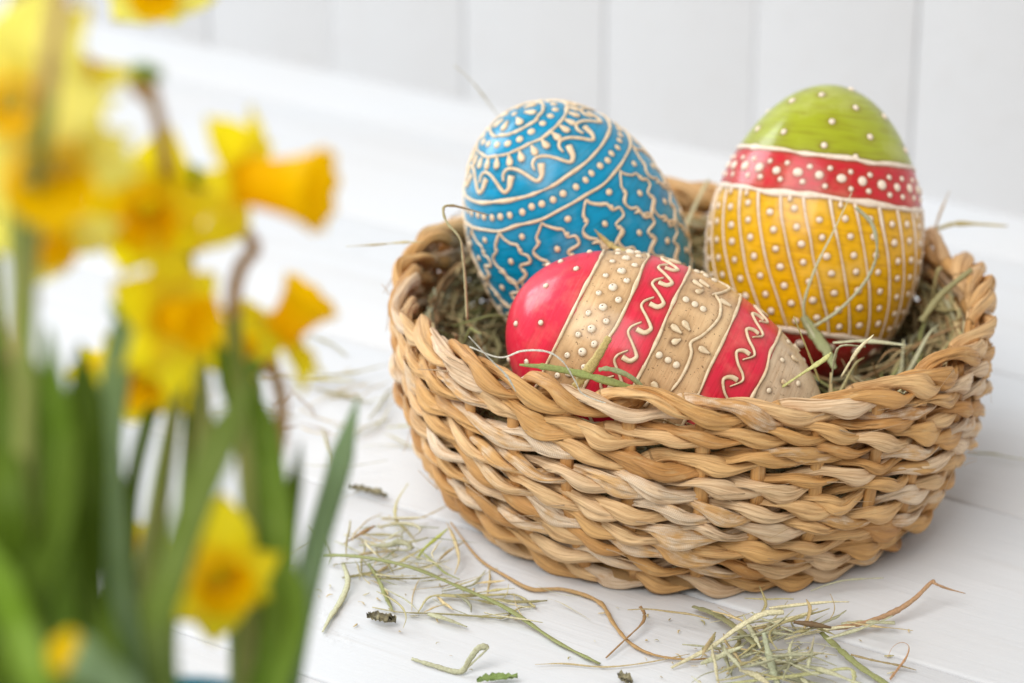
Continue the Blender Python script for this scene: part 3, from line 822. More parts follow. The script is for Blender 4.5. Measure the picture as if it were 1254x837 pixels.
st_ = []
for cx, cy, sx, sy, n in ((480, 690, 80, 40, 45), (930, 800, 70, 24, 70), (700, 790, 90, 25, 14)):
    for i in range(n):
        c0 = tab(rnd.gauss(cx, sx), rnd.gauss(cy, sy), 0.0004)
        if np.hypot(c0[0], c0[1]) < 0.09: continue
        hd = rnd.uniform(0, 6.3); L_ = rnd.uniform(0.0006, 0.0035)
        st_.append((np.array([c0, c0 + [math.cos(hd) * L_ / 2, math.sin(hd) * L_ / 2, 0.0002], c0 + [math.cos(hd + .3) * L_, math.sin(hd + .3) * L_, 0]]), rnd.uniform(0.00012, 0.0004), pick(TAN, OLIVE, TAN, PALE)))
mass('hay_chaff', 'fine chaff and dust of broken hay around the basket', 'chaff', st_)

GS = 'single hay stems lying on the table'
T = table_run
straw('loose_straw', 'long grey green stem curving from the left hay patch to the bottom edge', 'straw',
      T([(396, 680, .004), (440, 682, .006), (500, 694, .007), (560, 718, .004), (620, 745, .002), (680, 785), (734, 813)]), 0.0011, DGREEN, GS, taper=(0.9, 1, 0.9, 0.7), twist=0.3)
straw('dry_root', 'long wavy orange brown root fibre running along the basket foot', 'root',
      T([(552, 640, .002), (585, 683), (620, 706), (652, 722), (690, 722), (733, 737), (752, 765), (772, 788), (800, 802), (840, 808), (872, 806)]), 0.0008, (0.60, 0.36, 0.15), GS, twist=0.5, h=0.0005)
straw('dry_root', 'short forked brown twig crossing the wavy root fibre', 'root',
      T([(742, 806), (765, 784, .001), (786, 764, .002), (789, 752, .003), (784, 743, .004)]), 0.0006, (0.36, 0.20, 0.09), GS, taper=(0.5, 0.9, 1, 0.8))
straw('loose_straw', 'folded pale green blade lying alone near the bottom edge', 'straw',
      T([(504, 807), (530, 815), (563, 823), (575, 808, .003), (586, 794, .006), (597, 794, .006), (583, 808, .003), (568, 822)]), 0.0009, SAGE, GS, n=60)
straw('loose_straw', 'bundle blade bent downwards at the left end of the hay patch', 'straw',
      T([(420, 690, .003), (426, 712, .002), (418, 735), (404, 757), (395, 774)]), 0.0011, SAGE, GS)
straw('loose_straw', 'thin green stalk bent upwards beside the left corner of the basket', 'straw',
      T([(500, 592, .010), (486, 615, .006), (485, 636, .003), (498, 650), (510, 665)]), 0.0006, OLIVE, GS)
straw('loose_straw', 'yellow green blade beside the foot of the basket', 'straw',
      T([(511, 684), (520, 672, .002), (534, 660, .004), (548, 648, .005)]), 0.0013, LIME, GS)
straw('loose_straw', 'brown bent stalk reaching the left foot of the basket', 'straw',
      T([(557, 703), (562, 685, .002), (556, 660, .004), (547, 640, .006)]), 0.0007, TAN, GS)
straw('loose_straw', 'olive stalk with angled ends under the long grey green stem', 'straw',
      T([(512, 750), (527, 731, .001), (560, 730, .001), (600, 729, .001), (632, 729), (652, 741), (655, 744)]), 0.0009, OLIVE, GS, n=44)
straw('loose_straw', 'thin bent stem lying just above the dark crumpled leaf', 'straw',
      T([(456, 744), (490, 750), (540, 752), (600, 756), (617, 757), (636, 745), (655, 743)]), 0.0006, OLIVE, GS)
straw('loose_straw', 'short pale green stub lying on the thin bent stem', 'straw',
      T([(524, 752, .001), (545, 758, .001), (572, 768)]), 0.0011, SAGE, GS)
straw('loose_straw', 'slim green stalk slanting down from the left hay patch', 'straw',
      T([(451, 690, .002), (464, 712, .001), (473, 732), (481, 748)]), 0.0008, GREEN, GS)
straw('loose_straw', 'pale looped blade in the middle of the left hay patch', 'straw',
      T([(440, 668, .002), (474, 668, .003), (488, 664, .004), (502, 668, .004), (498, 674, .003), (478, 673, .002)]), 0.0011, SAGE, GS, n=50)
straw('loose_straw', 'brown tilted straw at the far side of the left hay patch', 'straw',
      T([(421, 666, .002), (440, 655, .003), (459, 644, .004)]), 0.0008, BROWN, GS)
straw('loose_straw', 'very thin pale wisp below the basket foot at the bottom', 'straw',
      T([(655, 814), (690, 813), (740, 817), (790, 812), (845, 801)]), 0.0003, TAN, GS)
straw('dry_root', 'twisted brown strip rising to a bent tip right of the hay heap', 'root',
      T([(1012, 771, .003), (1050, 765, .003), (1090, 752, .003), (1118, 735, .005), (1141, 713, .008), (1145, 715, .008), (1160, 721, .006), (1182, 727, .004)]), 0.0009, (0.46, 0.27, 0.15), GS, h=0.0007, taper=(1, 1, 1, 0.9, 0.8, 0.5, 0.15), n=56)
straw('loose_straw', 'flat green blade lying under the twisted brown strip', 'straw',
      T([(1030, 764, .002), (1060, 762, .003), (1096, 763, .003)]), 0.0012, SAGE, GS, taper=(0.5, 1, 1, 0.9), twist=0.3)
straw('loose_straw', 'dark green stem slanting from the hay heap to the bottom edge', 'straw',
      T([(1006, 775, .004), (1030, 797, .003), (1055, 818, .002), (1092, 842)]), 0.0012, DGREEN, GS, taper=(1, 1, 1, 1), twist=0.3)
straw('loose_straw', 'thin brownish stalk pointing right from the hay heap', 'straw',
      T([(1042, 802, .002), (1070, 809, .002), (1100, 815, .001), (1122, 821)]), 0.0006, (0.42, 0.32, 0.16), GS)
straw('loose_straw', 'short orange curl of fibre on the bare table at bottom right', 'root',
      T([(1090, 832), (1100, 819, .001), (1110, 805, .003), (1113, 792, .004), (1104, 787, .004), (1093, 793, .002), (1087, 806)]), 0.00045, (0.66, 0.36, 0.18), GS, taper=(1, 1, 0.6, 0.3, 0.3), n=50)
straw('loose_straw', 'thick grey green blade entering the hay heap from the left', 'straw',
      T([(849, 743, .001), (875, 752, .002), (900, 768, .004), (925, 790, .005)]), 0.0014, (0.27, 0.27, 0.14), GS, taper=(0.7, 1, 1, 0.8), twist=0.2)
straw('loose_straw', 'pale straw arching over the top of the hay heap', 'straw',
      T([(822, 818), (870, 793, .004), (905, 768, .010), (935, 752, .015), (960, 750, .016)]), 0.0010, PALE, GS, taper=(0.4, 0.9, 1, 0.8), n=40)
straw('loose_straw', 'dark brown stick lying across the hay heap', 'twig',
      T([(972, 762, .009), (995, 765, .009), (1018, 769, .008)]), 0.0011, (0.20, 0.12, 0.06), GS, h=0.0009)
straw('loose_straw', 'pale green stem along the bottom edge below the hay heap', 'straw',
      T([(880, 838), (940, 832, .002), (1000, 824, .003), (1037, 819, .004), (1046, 826, .003), (1043, 842)]), 0.0011, (0.48, 0.48, 0.24), GS, n=44)
straw('loose_straw', 'wide pale green blade hanging down the front of the hay heap', 'straw',
      T([(935, 775, .012), (941, 800, .007), (948, 825, .003), (955, 845)]), 0.0011, (0.50, 0.54, 0.36), GS)
straw('loose_straw', 'blurred olive stem on the table between daffodils and basket', 'straw',
      T([(330, 462, .004), (375, 462, .003), (430, 457, .003), (476, 446, .004)]), 0.0010, OLIVE, GS)
straw('loose_straw', 'faint green wisp on the table right of the basket', 'straw',
      T([(1185, 555), (1215, 556, .001), (1240, 561, .001), (1275, 565)]), 0.0005, SAGE, GS)

def scrap(name, label, pts, w, mat, seed, green=False):
    """crumpled scrap of dry leaf"""
    r = np.random.default_rng(seed); nu, nw = 14, 8
    P = catmull(pts, nu); tan = norm(np.gradient(P, axis=0)); side = norm(np.cross(tan, [0, 0, 1.0]))
    u = np.linspace(0, 1, nu); t = np.linspace(-1, 1, nw)
    wd = w * np.sin(PI * np.clip(u * 0.9 + 0.05, 0, 1)) ** 0.7 * (1 + 0.10 * r.normal(size=nu))
    hgt = 0.0007 + 0.55 * w * np.abs(r.normal(size=(nu, nw))) * 0.8 + 0.35 * w * (t[None] ** 2)
    top = P[:, None] + side[:, None] * (wd[:, None] * t)[..., None]; top[..., 2] = hgt + P[:, None, 2] * 1.0
    bot = top.copy(); bot[..., 2] -= 0.0003
    v = np.vstack([top.reshape(-1, 3), bot.reshape(-1, 3)]); n = nu * nw
    f = grid_faces(nu, nw, False); fb = f[:, ::-1] + n
    rim = [i for i in range(nw)] + [i * nw + nw - 1 for i in range(1, nu)] + [(nu - 1) * nw + j for j in range(nw - 2, -1, -1)] + [i * nw for i in range(nu - 2, 0, -1)]
    fr = [[rim[i], rim[(i + 1) % len(rim)], rim[(i + 1) % len(rim)] + n, rim[i] + n] for i in range(len(rim))]
    base = P[0].copy()
    me = mesh_np(name, v - base, np.vstack([f, fb, fr]), mat)
    return tag(obj(name, me, None, base.tolist()), label, 'leaf', 'dry leaf scraps on the table')
scrap('dry_leaf', 'dark crumpled leaf scrap lying alone below the left hay patch', T([(450, 759), (467, 762), (485, 765)]), 0.0022, M['dryleaf'], 3)
scrap('dry_leaf', 'dark brown leaf scrap lying left of the basket, out of focus', T([(426, 600), (452, 605), (474, 612)]), 0.0017, M['dryleaf'], 5)
scrap('dry_leaf', 'small green leaf scrap cut by the bottom edge', T([(584, 838), (610, 834), (634, 833)]), 0.0014, M['scrap_green'], 8)
scrap('dry_leaf', 'small grey green scrap at the bottom beside the pale wisp', T([(757, 830), (766, 836), (772, 842)]), 0.0018, M['dryleaf'], 9)

# single blades in and on the basket
GB = 'single hay blades in the basket'
def A(px, y): return [aty(p[0], p[1], p[2] if len(p) > 2 else y) for p in px]
def on_egg(e, px, gap=0.0012):
    """points a little in front of an egg, following its surface"""
    out = []
    for x, y in px:
        r = Fv + Rv * (x - PW / 2) / FPX + Uv * (PH / 2 - y) / FPX
        lo, hit = 0.75, None
        for t in np.arange(0.75, 1.10, 0.0005):
            if e.inside(CAM + t * r, gap): hit = t; break
        if hit is None:
            d = (e.c - CAM) @ Fv; hit = d - 0.005
        out.append(CAM + hit * r)
    return out
straw('nest_straw', 'tan flat blade leaning against the front of the red egg', 'straw',
      A([(704, 474), (716, 459), (730, 440), (746, 413)], -0.0835), 0.0015, (0.66, 0.50, 0.18), GB, ref=(0.1, -0.9, 0.4), taper=(0.8, 1, 0.9, 0.7), twist=0.2)
straw('nest_straw', 'green blade tucked between red egg and the rim', 'straw',
      A([(636, 447), (670, 450), (710, 458), (755, 470), (800, 484)], -0.0845), 0.0012, (0.34, 0.40, 0.12), GB, ref=(0.1, -0.9, 0.4), taper=(0.3, 1, 1, 0.6), twist=0.5)
straw('nest_straw', 'short bent green blade on the rim below the red egg', 'straw',
      A([(733, 453), (745, 452), (765, 458), (780, 468), (794, 482)], -0.0865), 0.0008, (0.40, 0.46, 0.22), GB, ref=(0.1, -0.9, 0.4), twist=0.3, taper=(0.8, 1, 1, 0.8))
straw('plant_fibre', 'thin white fibre arching from the rim over the red egg', 'fibre',
      A([(575, 425), (612, 438), (640, 430), (670, 431), (690, 444), (705, 468), (716, 484), (760, 500)], -0.092), 0.00035, FIBRE, GB, n=60, taper=(0.8, 1, 1, 0.5))
straw('plant_fibre', 'white fibre hanging over the left front of the rim', 'fibre',
      A([(574, 412), (600, 440), (620, 460), (632, 480)], -0.094), 0.00045, FIBRE, GB, n=40)
straw('nest_straw', 'pale stalk bent sharply over the left rim beside the blue egg', 'straw',
      A([(572, 392, -0.035), (570, 350, -0.030), (567, 315, -0.028), (563, 292, -0.028), (547, 272, -0.026), (543, 256, -0.024), (552, 252, -0.022), (575, 257, -0.016), (598, 264, -0.012)], 0), 0.0009, (0.58, 0.54, 0.30), GB, ref=(0.1, -0.9, 0.4), n=60, taper=(1, 1, 0.9, 0.8, 0.7, 0.5))
straw('nest_straw', 'looping green grass blade in front of the yellow egg', 'straw',
      on_egg(YEL, [(1043, 236), (1020, 285), (1000, 325), (986, 365), (985, 388)], 0.010) + A([(993, 405, -0.020), (1010, 432, -0.028)], 0), 0.0006, SAGE, GB, ref=(0.1, -0.9, 0.4), n=50, taper=(0.4, 0.8, 1, 1.4))
straw('nest_straw', 'curled grass blade joining the loop on the yellow egg', 'straw',
      on_egg(YEL, [(1048, 254), (1068, 275), (1074, 305), (1068, 330), (1052, 355), (1025, 382), (997, 400)], 0.012), 0.0008, SAGE, GB, ref=(0.1, -0.9, 0.4), n=50, taper=(0.9, 1, 0.6, 0.7, 0.8))
straw('nest_straw', 'wide dull green blade between red and yellow eggs', 'straw',
      A([(984, 388, -0.012), (998, 410, -0.020), (1012, 430, -0.030), (1022, 452, -0.038)], 0), 0.0022, (0.30, 0.33, 0.16), GB, ref=(0.1, -0.9, 0.4), twist=0.4)
straw('nest_straw', 'yellowish stalk standing beside the tip of the red egg', 'straw',
      A([(972, 388), (983, 415), (995, 445), (1004, 468)], -0.052), 0.0007, (0.56, 0.48, 0.18), GB)
straw('nest_straw', 'green stalk lying across the tip of the red egg', 'straw',
      A([(958, 474), (985, 456), (1010, 440), (1018, 432)], -0.075), 0.0009, (0.44, 0.44, 0.16), GB, taper=(0.8, 1, 1, 0.8))
straw('nest_straw', 'pale straw leaning upright on the front right rim', 'straw',
      A([(1030, 462), (1050, 430), (1070, 410)], -0.058), 0.0006, PALE, GB)
straw('nest_straw', 'green straw lying level below the yellow egg', 'straw',
      A([(1020, 420), (1060, 418), (1110, 423)], -0.035), 0.0008, SAGE, GB)
straw('nest_straw', 'bent green stalk standing inside the front right rim', 'straw',
      A([(1018, 470), (1022, 440), (1030, 424), (1060, 425)], -0.055), 0.0009, SAGE, GB, n=40)
straw('nest_straw', 'green straw slanting over the right inner rim', 'straw',
      A([(1128, 394, -0.005), (1152, 362, 0.0), (1190, 330, 0.004)], 0), 0.0011, (0.36, 0.34, 0.16), GB, ref=(0.1, -0.9, 0.4), taper=(1, 1, 1, 0.8), twist=0.2)
straw('nest_straw', 'tan straw sticking up behind the right rim', 'straw',
      A([(1141, 297), (1150, 265), (1163, 234)], 0.055), 0.0008, (0.66, 0.50, 0.30), GB)
straw('nest_straw', 'olive straw pointing right over the back right rim', 'straw',
      A([(1130, 285), (1150, 280), (1175, 274), (1234, 277)], 0.060), 0.0012, (0.52, 0.42, 0.16), GB, taper=(1, 1.2, 0.8, 0.4), twist=0.5)
straw('nest_straw', 'thin straw pointing left from the left rim', 'straw',
      A([(520, 297), (495, 297), (460, 300), (424, 302)], 0.005), 0.0006, (0.60, 0.50, 0.26), GB)
straw('nest_straw', 'blurred thin straw rising behind the blue egg', 'straw',
      A([(612, 145), (590, 115), (575, 97), (556, 80)], 0.085), 0.0005, (0.55, 0.50, 0.36), GB)
straw('nest_straw', 'upright straw behind the right side of the yellow egg', 'straw',
      A([(1130, 410), (1140, 370), (1148, 332), (1155, 330)], 0.020), 0.0009, (0.52, 0.46, 0.22), GB)
straw('nest_straw', 'yellow blade tip poking up between blue and red eggs', 'straw',
      A([(775, 312, -0.012), (752, 303, -0.011), (738, 292, -0.011), (728, 281, -0.012)], 0), 0.0011, (0.66, 0.50, 0.20), GB, ref=(0.1, -0.9, 0.4), taper=(1, 1, 0.8, 0.15))
straw('nest_straw', 'blurred pale stalk leaning on the back rim between the eggs', 'straw',
      A([(835, 290, 0.05), (850, 255, 0.065), (868, 220, 0.078)], 0), 0.0013, (0.60, 0.52, 0.30), GB)

# ------------------------------------------------------------------ daffodils
NEAR = 0.97
def nat(px, py, d): return at(px, py, d * NEAR)
POT = np.array([-0.1386, -0.343, 0.0])
def lathe(prof, na=40):
    v = [(r * math.cos(2 * PI * j / na), r * math.sin(2 * PI * j / na), z) for r, z in prof for j in range(na)]
    return np.array(v), grid_faces(len(prof), na)
v, f = lathe([(0.001, 0.0005), (0.034, 0.0005), (0.036, 0.003), (0.043, 0.088), (0.0445, 0.0935), (0.0435, 0.095), (0.0415, 0.0935), (0.040, 0.08), (0.001, 0.079)])
pot = tag(empty('flower_pot', POT.tolist()), 'blue glazed pot holding the daffodils, only its rim showing', 'pot')
v[:, 2] *= 1.03
obj('pot_body', mesh_np('pot_body', v, f, M['pot']), pot)
v, f = lathe([(0.0402, 0.081), (0.03, 0.084), (0.015, 0.0855), (0.001, 0.085)]); obj('soil', mesh_np('soil', v, f, M['soil']), pot)

def petal_mesh(mat, L=1.0, Wd=0.42, cup=0.18, seed=0):
    nu, nw = 14, 9; r = np.random.default_rng(seed)
    u = np.linspace(0, 1, nu)[:, None]; t = np.linspace(-1, 1, nw)[None]
    w = Wd * np.sin(PI * np.clip(u, 0.03, 1) ** 0.75) ** 0.75 * (1 - 0.1 * u) + 0.06 * (1 - u)
    x = L * u * (1 - 0.05 * t ** 2); y = w * t
    z = cup * (t ** 2) * w * 1.6 + 0.10 * np.sin(u * 3 + seed) + 0.04 * np.sin(t * 4 + u * 5 + seed)
    top = np.stack([x + 0 * t, y, z + 0 * x], -1); bot = top.copy(); bot[..., 2] -= 0.016
    n = nu * nw; v = np.vstack([top.reshape(-1, 3), bot.reshape(-1, 3)])
    f = grid_faces(nu, nw, False); fb = f[:, ::-1] + n
    rim = [i for i in range(nw)] + [i * nw + nw - 1 for i in range(1, nu)] + [(nu - 1) * nw + j for j in range(nw - 2, -1, -1)] + [i * nw for i in range(nu - 2, 0, -1)]
    fr = [[rim[i], rim[i] + n, rim[(i + 1) % len(rim)] + n, rim[(i + 1) % len(rim)]] for i in range(len(rim))]
    return mesh_np('petal', v, np.vstack([f, fb, fr]), mat)
PET = {k: [petal_mesh(M[k], seed=i) for i in range(3)] for k in ('petal', 'petal_pale')}
def trumpet_mesh():
    na = 36; rows = []
    zs = np.linspace(0, 1, 10)
    def ring(z, r, fr): 
        k = np.arange(na) / na * 2 * PI
        rr = r * (1 + fr * np.sin(9 * k) + fr * 0.6 * np.sin(14 * k + 1))
        return np.stack([rr * np.cos(k), rr * np.sin(k), z + fr * 0.5 * np.sin(9 * k + 1)], -1)
    for z in zs: rows.append(ring(z, 0.24 + 0.10 * z + 0.12 * z ** 4, 0.05 * z ** 4))
    for z in zs[::-1]: rows.append(ring(z * 0.985 + 0.01, 0.22 + 0.10 * z + 0.12 * z ** 4, 0.05 * z ** 4))
    v = np.array(rows).reshape(-1, 3); f = grid_faces(len(rows), na)
    return mesh_np('trumpet', v, f, M['trumpet'])
TRUMP = trumpet_mesh()
def ribbon(base_xy, pts, w, mat, parent, name='leaf', thick=0.0006, face=None):
    """strap leaf from the soil through the given points, channelled section"""
    b = POT + np.array([base_xy[0], base_xy[1], 0.083])
    P = catmull([b] + list(pts), 30)
    u = np.linspace(0, 1, 30)
    tan = norm(np.gradient(P, axis=0)); view = np.array(face if face is not None else [0.15, -0.92, 0.35])
    side = norm(np.cross(tan, view)); nrm_ = np.cross(side, tan)
    ww = 0.72 * w * np.clip(np.minimum(0.75 + u * 0.6, (1 - u) * 5.0 + 0.12), 0, 1)
    t = np.array([-1, -0.55, 0, 0.55, 1, 0.55, 0, -0.55]); off = np.array([0.35, 0.12, 0, 0.12, 0.35, 0.12, 0, 0.12]); th = np.array([0, 0, 0, 0, 0, -1, -1, -1])
    v = P[:, None] + side[:, None] * (ww[:, None] * t)[..., None] + nrm_[:, None] * (ww[:, None] * off * 0.6 + th * thick)[..., None]
    v = v.reshape(-1, 3); f = grid_faces(30, 8)
    caps = np.array([[0, 1, 2, 3], [0, 3, 4, 5], [0, 5, 6, 7]]); f = np.vstack([f, caps, caps[:, ::-1] + 29 * 8])
    me = mesh_np(name, v - np.array(parent.location), f, mat)
    return obj(name, me, parent)
def daffodil(label, centre, facing, R, via, pale=False, tl=1.0, base=(0, 0), neck_brown=False, leaves=(), roll=0.0, tr=1.0, fold=0.25):
    """centre (px, py, depth); facing in (right, up, towards camera); via: stem points; leaves: (base, pts, width, material)"""
    R = R * NEAR
    root = tag(empty('daffodil', (POT + [base[0], base[1], 0.083]).tolist()), label, 'daffodil', 'daffodils in the pot')
    o0 = np.array(root.location)
    c = nat(*centre); fz = norm(Rv * facing[0] + Uv * facing[1] - Fv * facing[2])
    x = norm(np.cross([0.1, 0.2, 1.0], fz)); y = np.cross(fz, x)
    key = 'petal_pale' if pale else 'petal'
    for i in range(6):
        a = roll + i * PI / 3; outer = i % 2
        d = x * math.cos(a) + y * math.sin(a); sd = np.cross(fz, d)
        tilt = fold * (0.6 if outer else 1.0) + rnd.uniform(-0.22, 0.22)
        d2 = d * math.cos(tilt) + fz * math.sin(tilt); n2 = np.cross(d2, sd)
        s_ = R * rnd.uniform(0.9, 1.08)
        m = np.eye(4); m[:3, 0] = d2 * s_; m[:3, 1] = sd * s_; m[:3, 2] = n2 * s_; m[:3, 3] = c - o0 + fz * (-0.02 * R if outer else 0) + d2 * 0.10 * R
        p = obj('petal', PET[key][i % 3], root); p.matrix_parent_inverse = Matrix(); p.matrix_local = Matrix(m.tolist())
    q = R * 0.92
    m = np.eye(4); m[:3, 0] = x * q * tr; m[:3, 1] = y * q * tr; m[:3, 2] = fz * q * tl; m[:3, 3] = c - o0
    p = obj('trumpet', TRUMP, root); p.matrix_parent_inverse = Matrix(); p.matrix_local = Matrix(m.tolist())
    # tube, ovary and stem
    back = c - fz * R * 0.55
    tube = catmull([c, back], 8); v, f = sweep(tube, np.tile(x, (8, 1)), np.linspace(0.19, 0.09, 8) * R, np.linspace(0.19, 0.09, 8) * R, 10)
    tube_o = obj('flower_tube', mesh_np('flower_tube', v - o0, f, M[key]), root)
    ov = catmull([back + fz * 0.05 * R, back - fz * R * 0.38], 8); k = np.array([0.09, 0.13, 0.155, 0.16, 0.15, 0.13, 0.1, 0.07]) * R
    v, f = sweep(ov, np.tile(x, (8, 1)), k, k, 10); obj('ovary', mesh_np('ovary', v - o0, f, M['leaf_mid']), tube_o)
    end = back - fz * R * 0.36
    vp = [nat(*q_) for q_ in via]
    P = catmull([o0] + vp + [end], 44)
    side = np.tile(np.array([1.0, 0.1, 0]), (44, 1))
    k = np.linspace(0.0021, 0.0013, 44); cut = 19 if neck_brown else 44
    v, f = sweep(P[:cut], side[:cut], k[:cut], k[:cut] * 0.85, 10)
    stem_o = obj('stem', mesh_np('stem', v - o0, f, M['stem']), root)
    if neck_brown:
        v, f = sweep(P[cut - 1:], side[cut - 1:], k[cut - 1:] * 0.97, k[cut - 1:] * 0.83, 10)
        obj('stem_neck', mesh_np('stem_neck', v - o0, f, M['stem_brown']), stem_o)
    # papery spathe hugging the bend of the stem
    seg = P[33:43]; w_ = np.array([0.0016, 0.0022, 0.0026, 0.0027, 0.0026, 0.0024, 0.002, 0.0017, 0.0012, 0.0006])
    v, f = sweep(seg, side[:10], w_, w_ * 0.8, 8)
    obj('spathe', mesh_np('spathe', v - o0, f, M['stem_brown' if neck_brown else 'spathe']), stem_o)
    for lb, pts, w, mt in leaves:
        ribbon(lb, [nat(*q_) for q_ in pts], w, M[mt], root)
    return root

daffodil('pale daffodil at the far left edge, hanging from a brown stem', (14, 118, 0.55), (0.15, -0.35, 1), 0.0215,
         [(30, 700, 0.575), (36, 330, 0.575), (58, 100, 0.525), (76, -20, 0.52), (50, -50, 0.54), (25, 20, 0.57)], True, 0.4, (-0.022, -0.012), True,
         [((-0.026, -0.006), [(20, 700, 0.57), (-5, 520, 0.575), (-15, 380, 0.58)], 0.0058, 'leaf_dark'),
          ((-0.02, 0.0), [(60, 720, 0.60), (45, 560, 0.605), (30, 410, 0.61)], 0.0052, 'leaf_dark')], roll=0.2, tr=0.65)
daffodil('side view daffodil at upper left with green neck and arching brown stem', (112, 92, 0.585), (-0.80, -0.05, 0.45), 0.0165,
         [(205, 800, 0.63), (226, 640, 0.655), (236, 400, 0.665), (212, 250, 0.64), (203, 200, 0.61), (190, 130, 0.595), (172, 100, 0.59)], False, 0.8, (0.006, -0.004), True,
         [((0.0, 0.004), [(150, 720, 0.63), (133, 560, 0.63), (146, 440, 0.63), (166, 340, 0.63)], 0.0044, 'leaf_blue'),
          ((0.008, 0.004), [(196, 800, 0.585), (214, 690, 0.585), (262, 560, 0.595), (310, 462, 0.605)], 0.0050, 'leaf_blade')], fold=0.45)
daffodil('large daffodil facing down with orange trumpet, second from the left edge', (68, 172, 0.56), (0.05, -0.62, 0.75), 0.0185,
         [(50, 760, 0.585), (30, 480, 0.59), (20, 290, 0.59), (30, 150, 0.59), (55, 110, 0.585)], True, 0.95, (-0.014, -0.016), False,
         [((-0.012, -0.012), [(75, 760, 0.585), (70, 580, 0.585), (58, 400, 0.585)], 0.0050, 'leaf_mid'),
          ((-0.006, -0.006), [(110, 740, 0.60), (108, 560, 0.60), (98, 420, 0.605)], 0.0056, 'leaf_dark')], roll=0.5, tr=1.2)
daffodil('yellow daffodil half hidden between the downward one and the right facing one', (180, 246, 0.62), (0.1, -0.45, 0.8), 0.0165,
         [(178, 790, 0.64), (200, 600, 0.645), (226, 400, 0.645), (228, 300, 0.645), (215, 225, 0.645)], False, 0.8, (0.004, 0.008), False,
         [((0.004, 0.008), [(165, 760, 0.64), (160, 620, 0.645), (180, 520, 0.65), (196, 490, 0.65)], 0.0026, 'leaf_dark')], roll=0.3)
daffodil('daffodil pointing its long orange trumpet to the right', (292, 222, 0.62), (0.93, -0.12, 0.32), 0.0170,
         [(300, 820, 0.64), (304, 640, 0.64), (292, 480, 0.64), (286, 370, 0.64), (296, 325, 0.64), (312, 302, 0.64), (285, 270, 0.64), (258, 235, 0.635)], False, 1.25, (0.012, 0.006), True,
         [((0.014, 0.01), [(330, 760, 0.65), (322, 610, 0.65), (292, 490, 0.65), (264, 415, 0.65)], 0.0046, 'leaf_mid')], roll=0.1, tr=1.3, fold=-0.2)
daffodil('daffodil in the middle of the bunch with drooping petals', (198, 388, 0.615), (0.72, -0.12, 0.55), 0.0165,
         [(198, 820, 0.635), (220, 680, 0.635), (250, 540, 0.64), (240, 400, 0.645), (228, 330, 0.645), (200, 340, 0.64)], False, 0.8, (0.008, 0.0), False,
         [((0.010, 0.004), [(330, 820, 0.64), (342, 680, 0.645), (326, 560, 0.65), (306, 460, 0.655)], 0.0052, 'leaf_mid')], roll=0.52, tr=0.95)
daffodil('small daffodil facing up to the right, nearest to the basket', (340, 412, 0.65), (0.62, 0.72, 0.22), 0.0138,
         [(320, 760, 0.65), (335, 600, 0.655), (345, 500, 0.66), (330, 450, 0.66)], False, 1.0, (0.018, 0.010), True,
         [((0.020, 0.012), [(348, 760, 0.655), (356, 640, 0.66), (368, 540, 0.67)], 0.0024, 'leaf_dark'),
          ((0.024, 0.010), [(362, 790, 0.66), (384, 680, 0.68), (410, 590, 0.70), (438, 488, 0.72)], 0.0042, 'leaf_blue')], fold=-0.15, tr=1.3)
daffodil('low yellow daffodil hanging among the leaves near the bottom', (266, 698, 0.63), (0.25, -0.30, 0.85), 0.0155,
         [(290, 860, 0.665), (285, 720, 0.69), (270, 650, 0.685)], False, 0.75, (0.012, 0.022), False,
         [((0.016, 0.02), [(318, 860, 0.665), (345, 740, 0.67), (330, 620, 0.675), (316, 520, 0.68)], 0.0046, 'leaf_mid')], roll=0.52, tr=1.05)
daffodil('low orange daffodil mostly hidden behind the broad diagonal leaf', (168, 682, 0.69), (0.1, 0.25, 0.9), 0.0105,
         [(150, 880, 0.68), (152, 760, 0.70)], False, 0.7, (-0.004, 0.028), False,
         [((-0.01, 0.024), [(130, 820, 0.68), (150, 660, 0.69), (122, 520, 0.70)], 0.0036, 'leaf_mid')])
daffodil('small orange daffodil deep behind the upright leaves on the left', (118, 460, 0.69), (0.3, 0.1, 0.9), 0.0080,
         [(90, 800, 0.67), (95, 620, 0.69), (98, 510, 0.70)], False, 0.9, (-0.012, 0.02), False,
         [((-0.016, 0.018), [(40, 780, 0.64), (60, 640, 0.65), (20, 500, 0.655), (5, 410, 0.66)], 0.0050, 'leaf_mid')])
daffodil('pale daffodil whose petals dip into the picture at the top', (188, -24, 0.66), (0.1, -0.70, 0.6), 0.0135,
         [(70, 800, 0.64), (10, 500, 0.66), (-10, 200, 0.67), (40, -40, 0.68), (140, -90, 0.68)], True, 0.6, (0.004, 0.016), False,
         [((0.0, -0.02), [(150, 840, 0.585), (112, 740, 0.585), (92, 640, 0.59), (85, 540, 0.595)], 0.0036, 'leaf_dark')])
daffodil('yellow daffodil tucked low behind the middle bloom', (182, 458, 0.655), (-0.1, -0.45, 0.8), 0.0135,
         [(165, 800, 0.655), (190, 620, 0.665), (215, 480, 0.675), (200, 440, 0.67)], False, 0.7, (0.0, 0.012), False, (), roll=0.2)
daffodil('pale daffodil with hanging petals just below the downward one', (58, 262, 0.60), (0.05, -0.75, 0.55), 0.0160,
         [(40, 780, 0.62), (20, 520, 0.625), (24, 330, 0.625), (45, 240, 0.62)], True, 0.7, (-0.018, 0.0), True, (), roll=0.4)
daffodil('small yellow daffodil between the middle bloom and the one nearest the basket', (296, 425, 0.67), (0.1, -0.35, 0.85), 0.0105,
         [(310, 780, 0.665), (318, 600, 0.675), (312, 470, 0.68), (300, 420, 0.68)], False, 0.7, (0.016, 0.014), False, (), roll=0.5)
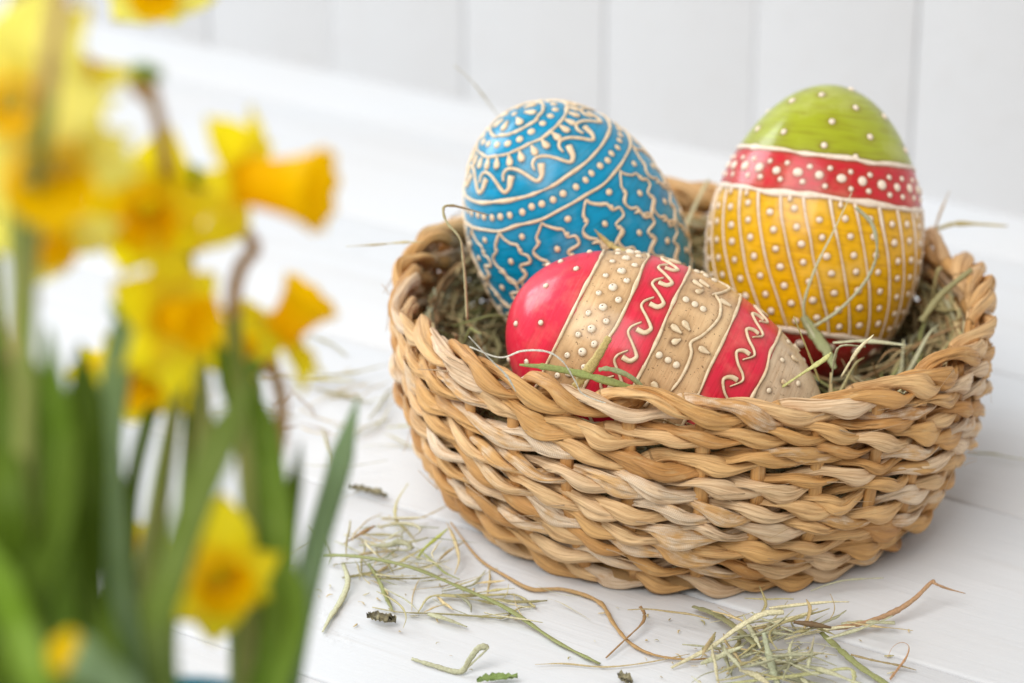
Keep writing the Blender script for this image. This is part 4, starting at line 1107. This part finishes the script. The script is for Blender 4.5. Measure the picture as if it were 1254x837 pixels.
# closed bud near the bottom left
bud = tag(empty('daffodil_bud', (POT + [-0.006, -0.03, 0.083]).tolist()), 'closed orange daffodil bud leaning out at the bottom left', 'daffodil bud', 'daffodils in the pot')
o0 = np.array(bud.location)
tip = nat(62, 790, 0.55); mid = nat(98, 806, 0.552); low = nat(165, 850, 0.56)
P = catmull([tip, (tip + mid) / 2, mid], 10); k = np.array([0.0006, 0.0022, 0.0034, 0.004, 0.0042, 0.0042, 0.004, 0.0036, 0.003, 0.0024])
v, f = sweep(P, np.tile([0, 0, 1.0], (10, 1)), k, k, 12); obj('bud_petals', mesh_np('bud_petals', v - o0, f, M['trumpet']), bud)
P = catmull([(tip + mid) / 2 * 0.35 + mid * 0.65, mid, (mid + low) / 2, low], 14); k = np.interp(np.linspace(0, 1, 14), [0, 0.3, 1], [0.0040, 0.0044, 0.0022])
v, f = sweep(P, np.tile([0, 0, 1.0], (14, 1)), k, k, 12); obj('bud_sheath', mesh_np('bud_sheath', v - o0, f, M['leaf_blue']), bud)
P = catmull([o0, (o0 + low) / 2 + [0.004, 0, 0.004], low], 16); v, f = sweep(P, np.tile([0, 0, 1.0], (16, 1)), 0.002, 0.002, 8)
obj('stem', mesh_np('stem', v - o0, f, M['stem']), bud)
# clump of further strap leaves filling the left of the pot
clump = tag(empty('leaf_clump', (POT + [-0.02, -0.01, 0.083]).tolist()), 'dense clump of upright daffodil leaves at the far left', 'leaves')
for lb, pts, w, mt in [((-0.03, 0.0), [(-20, 760, 0.60), (-30, 600, 0.60), (5, 420, 0.61)], 0.0056, 'leaf_dark'),
                       ((-0.026, 0.008), [(25, 800, 0.63), (22, 640, 0.63), (40, 450, 0.64)], 0.0052, 'leaf_dark'),
                       ((-0.018, -0.024), [(10, 860, 0.56), (35, 760, 0.565), (70, 640, 0.57), (92, 520, 0.575)], 0.0048, 'leaf_dark'),
                       ((-0.012, -0.026), [(60, 880, 0.56), (20, 760, 0.56), (-20, 660, 0.56)], 0.0050, 'leaf_mid'),
                       ((-0.010, 0.006), [(100, 800, 0.635), (120, 660, 0.64), (150, 560, 0.645)], 0.0042, 'leaf_dark'),
                       ((0.02, 0.0), [(335, 860, 0.635), (362, 760, 0.64), (352, 680, 0.645)], 0.0036, 'leaf_mid')]:
    ribbon(lb, [nat(*q_) for q_ in pts], w, M[mt], clump)
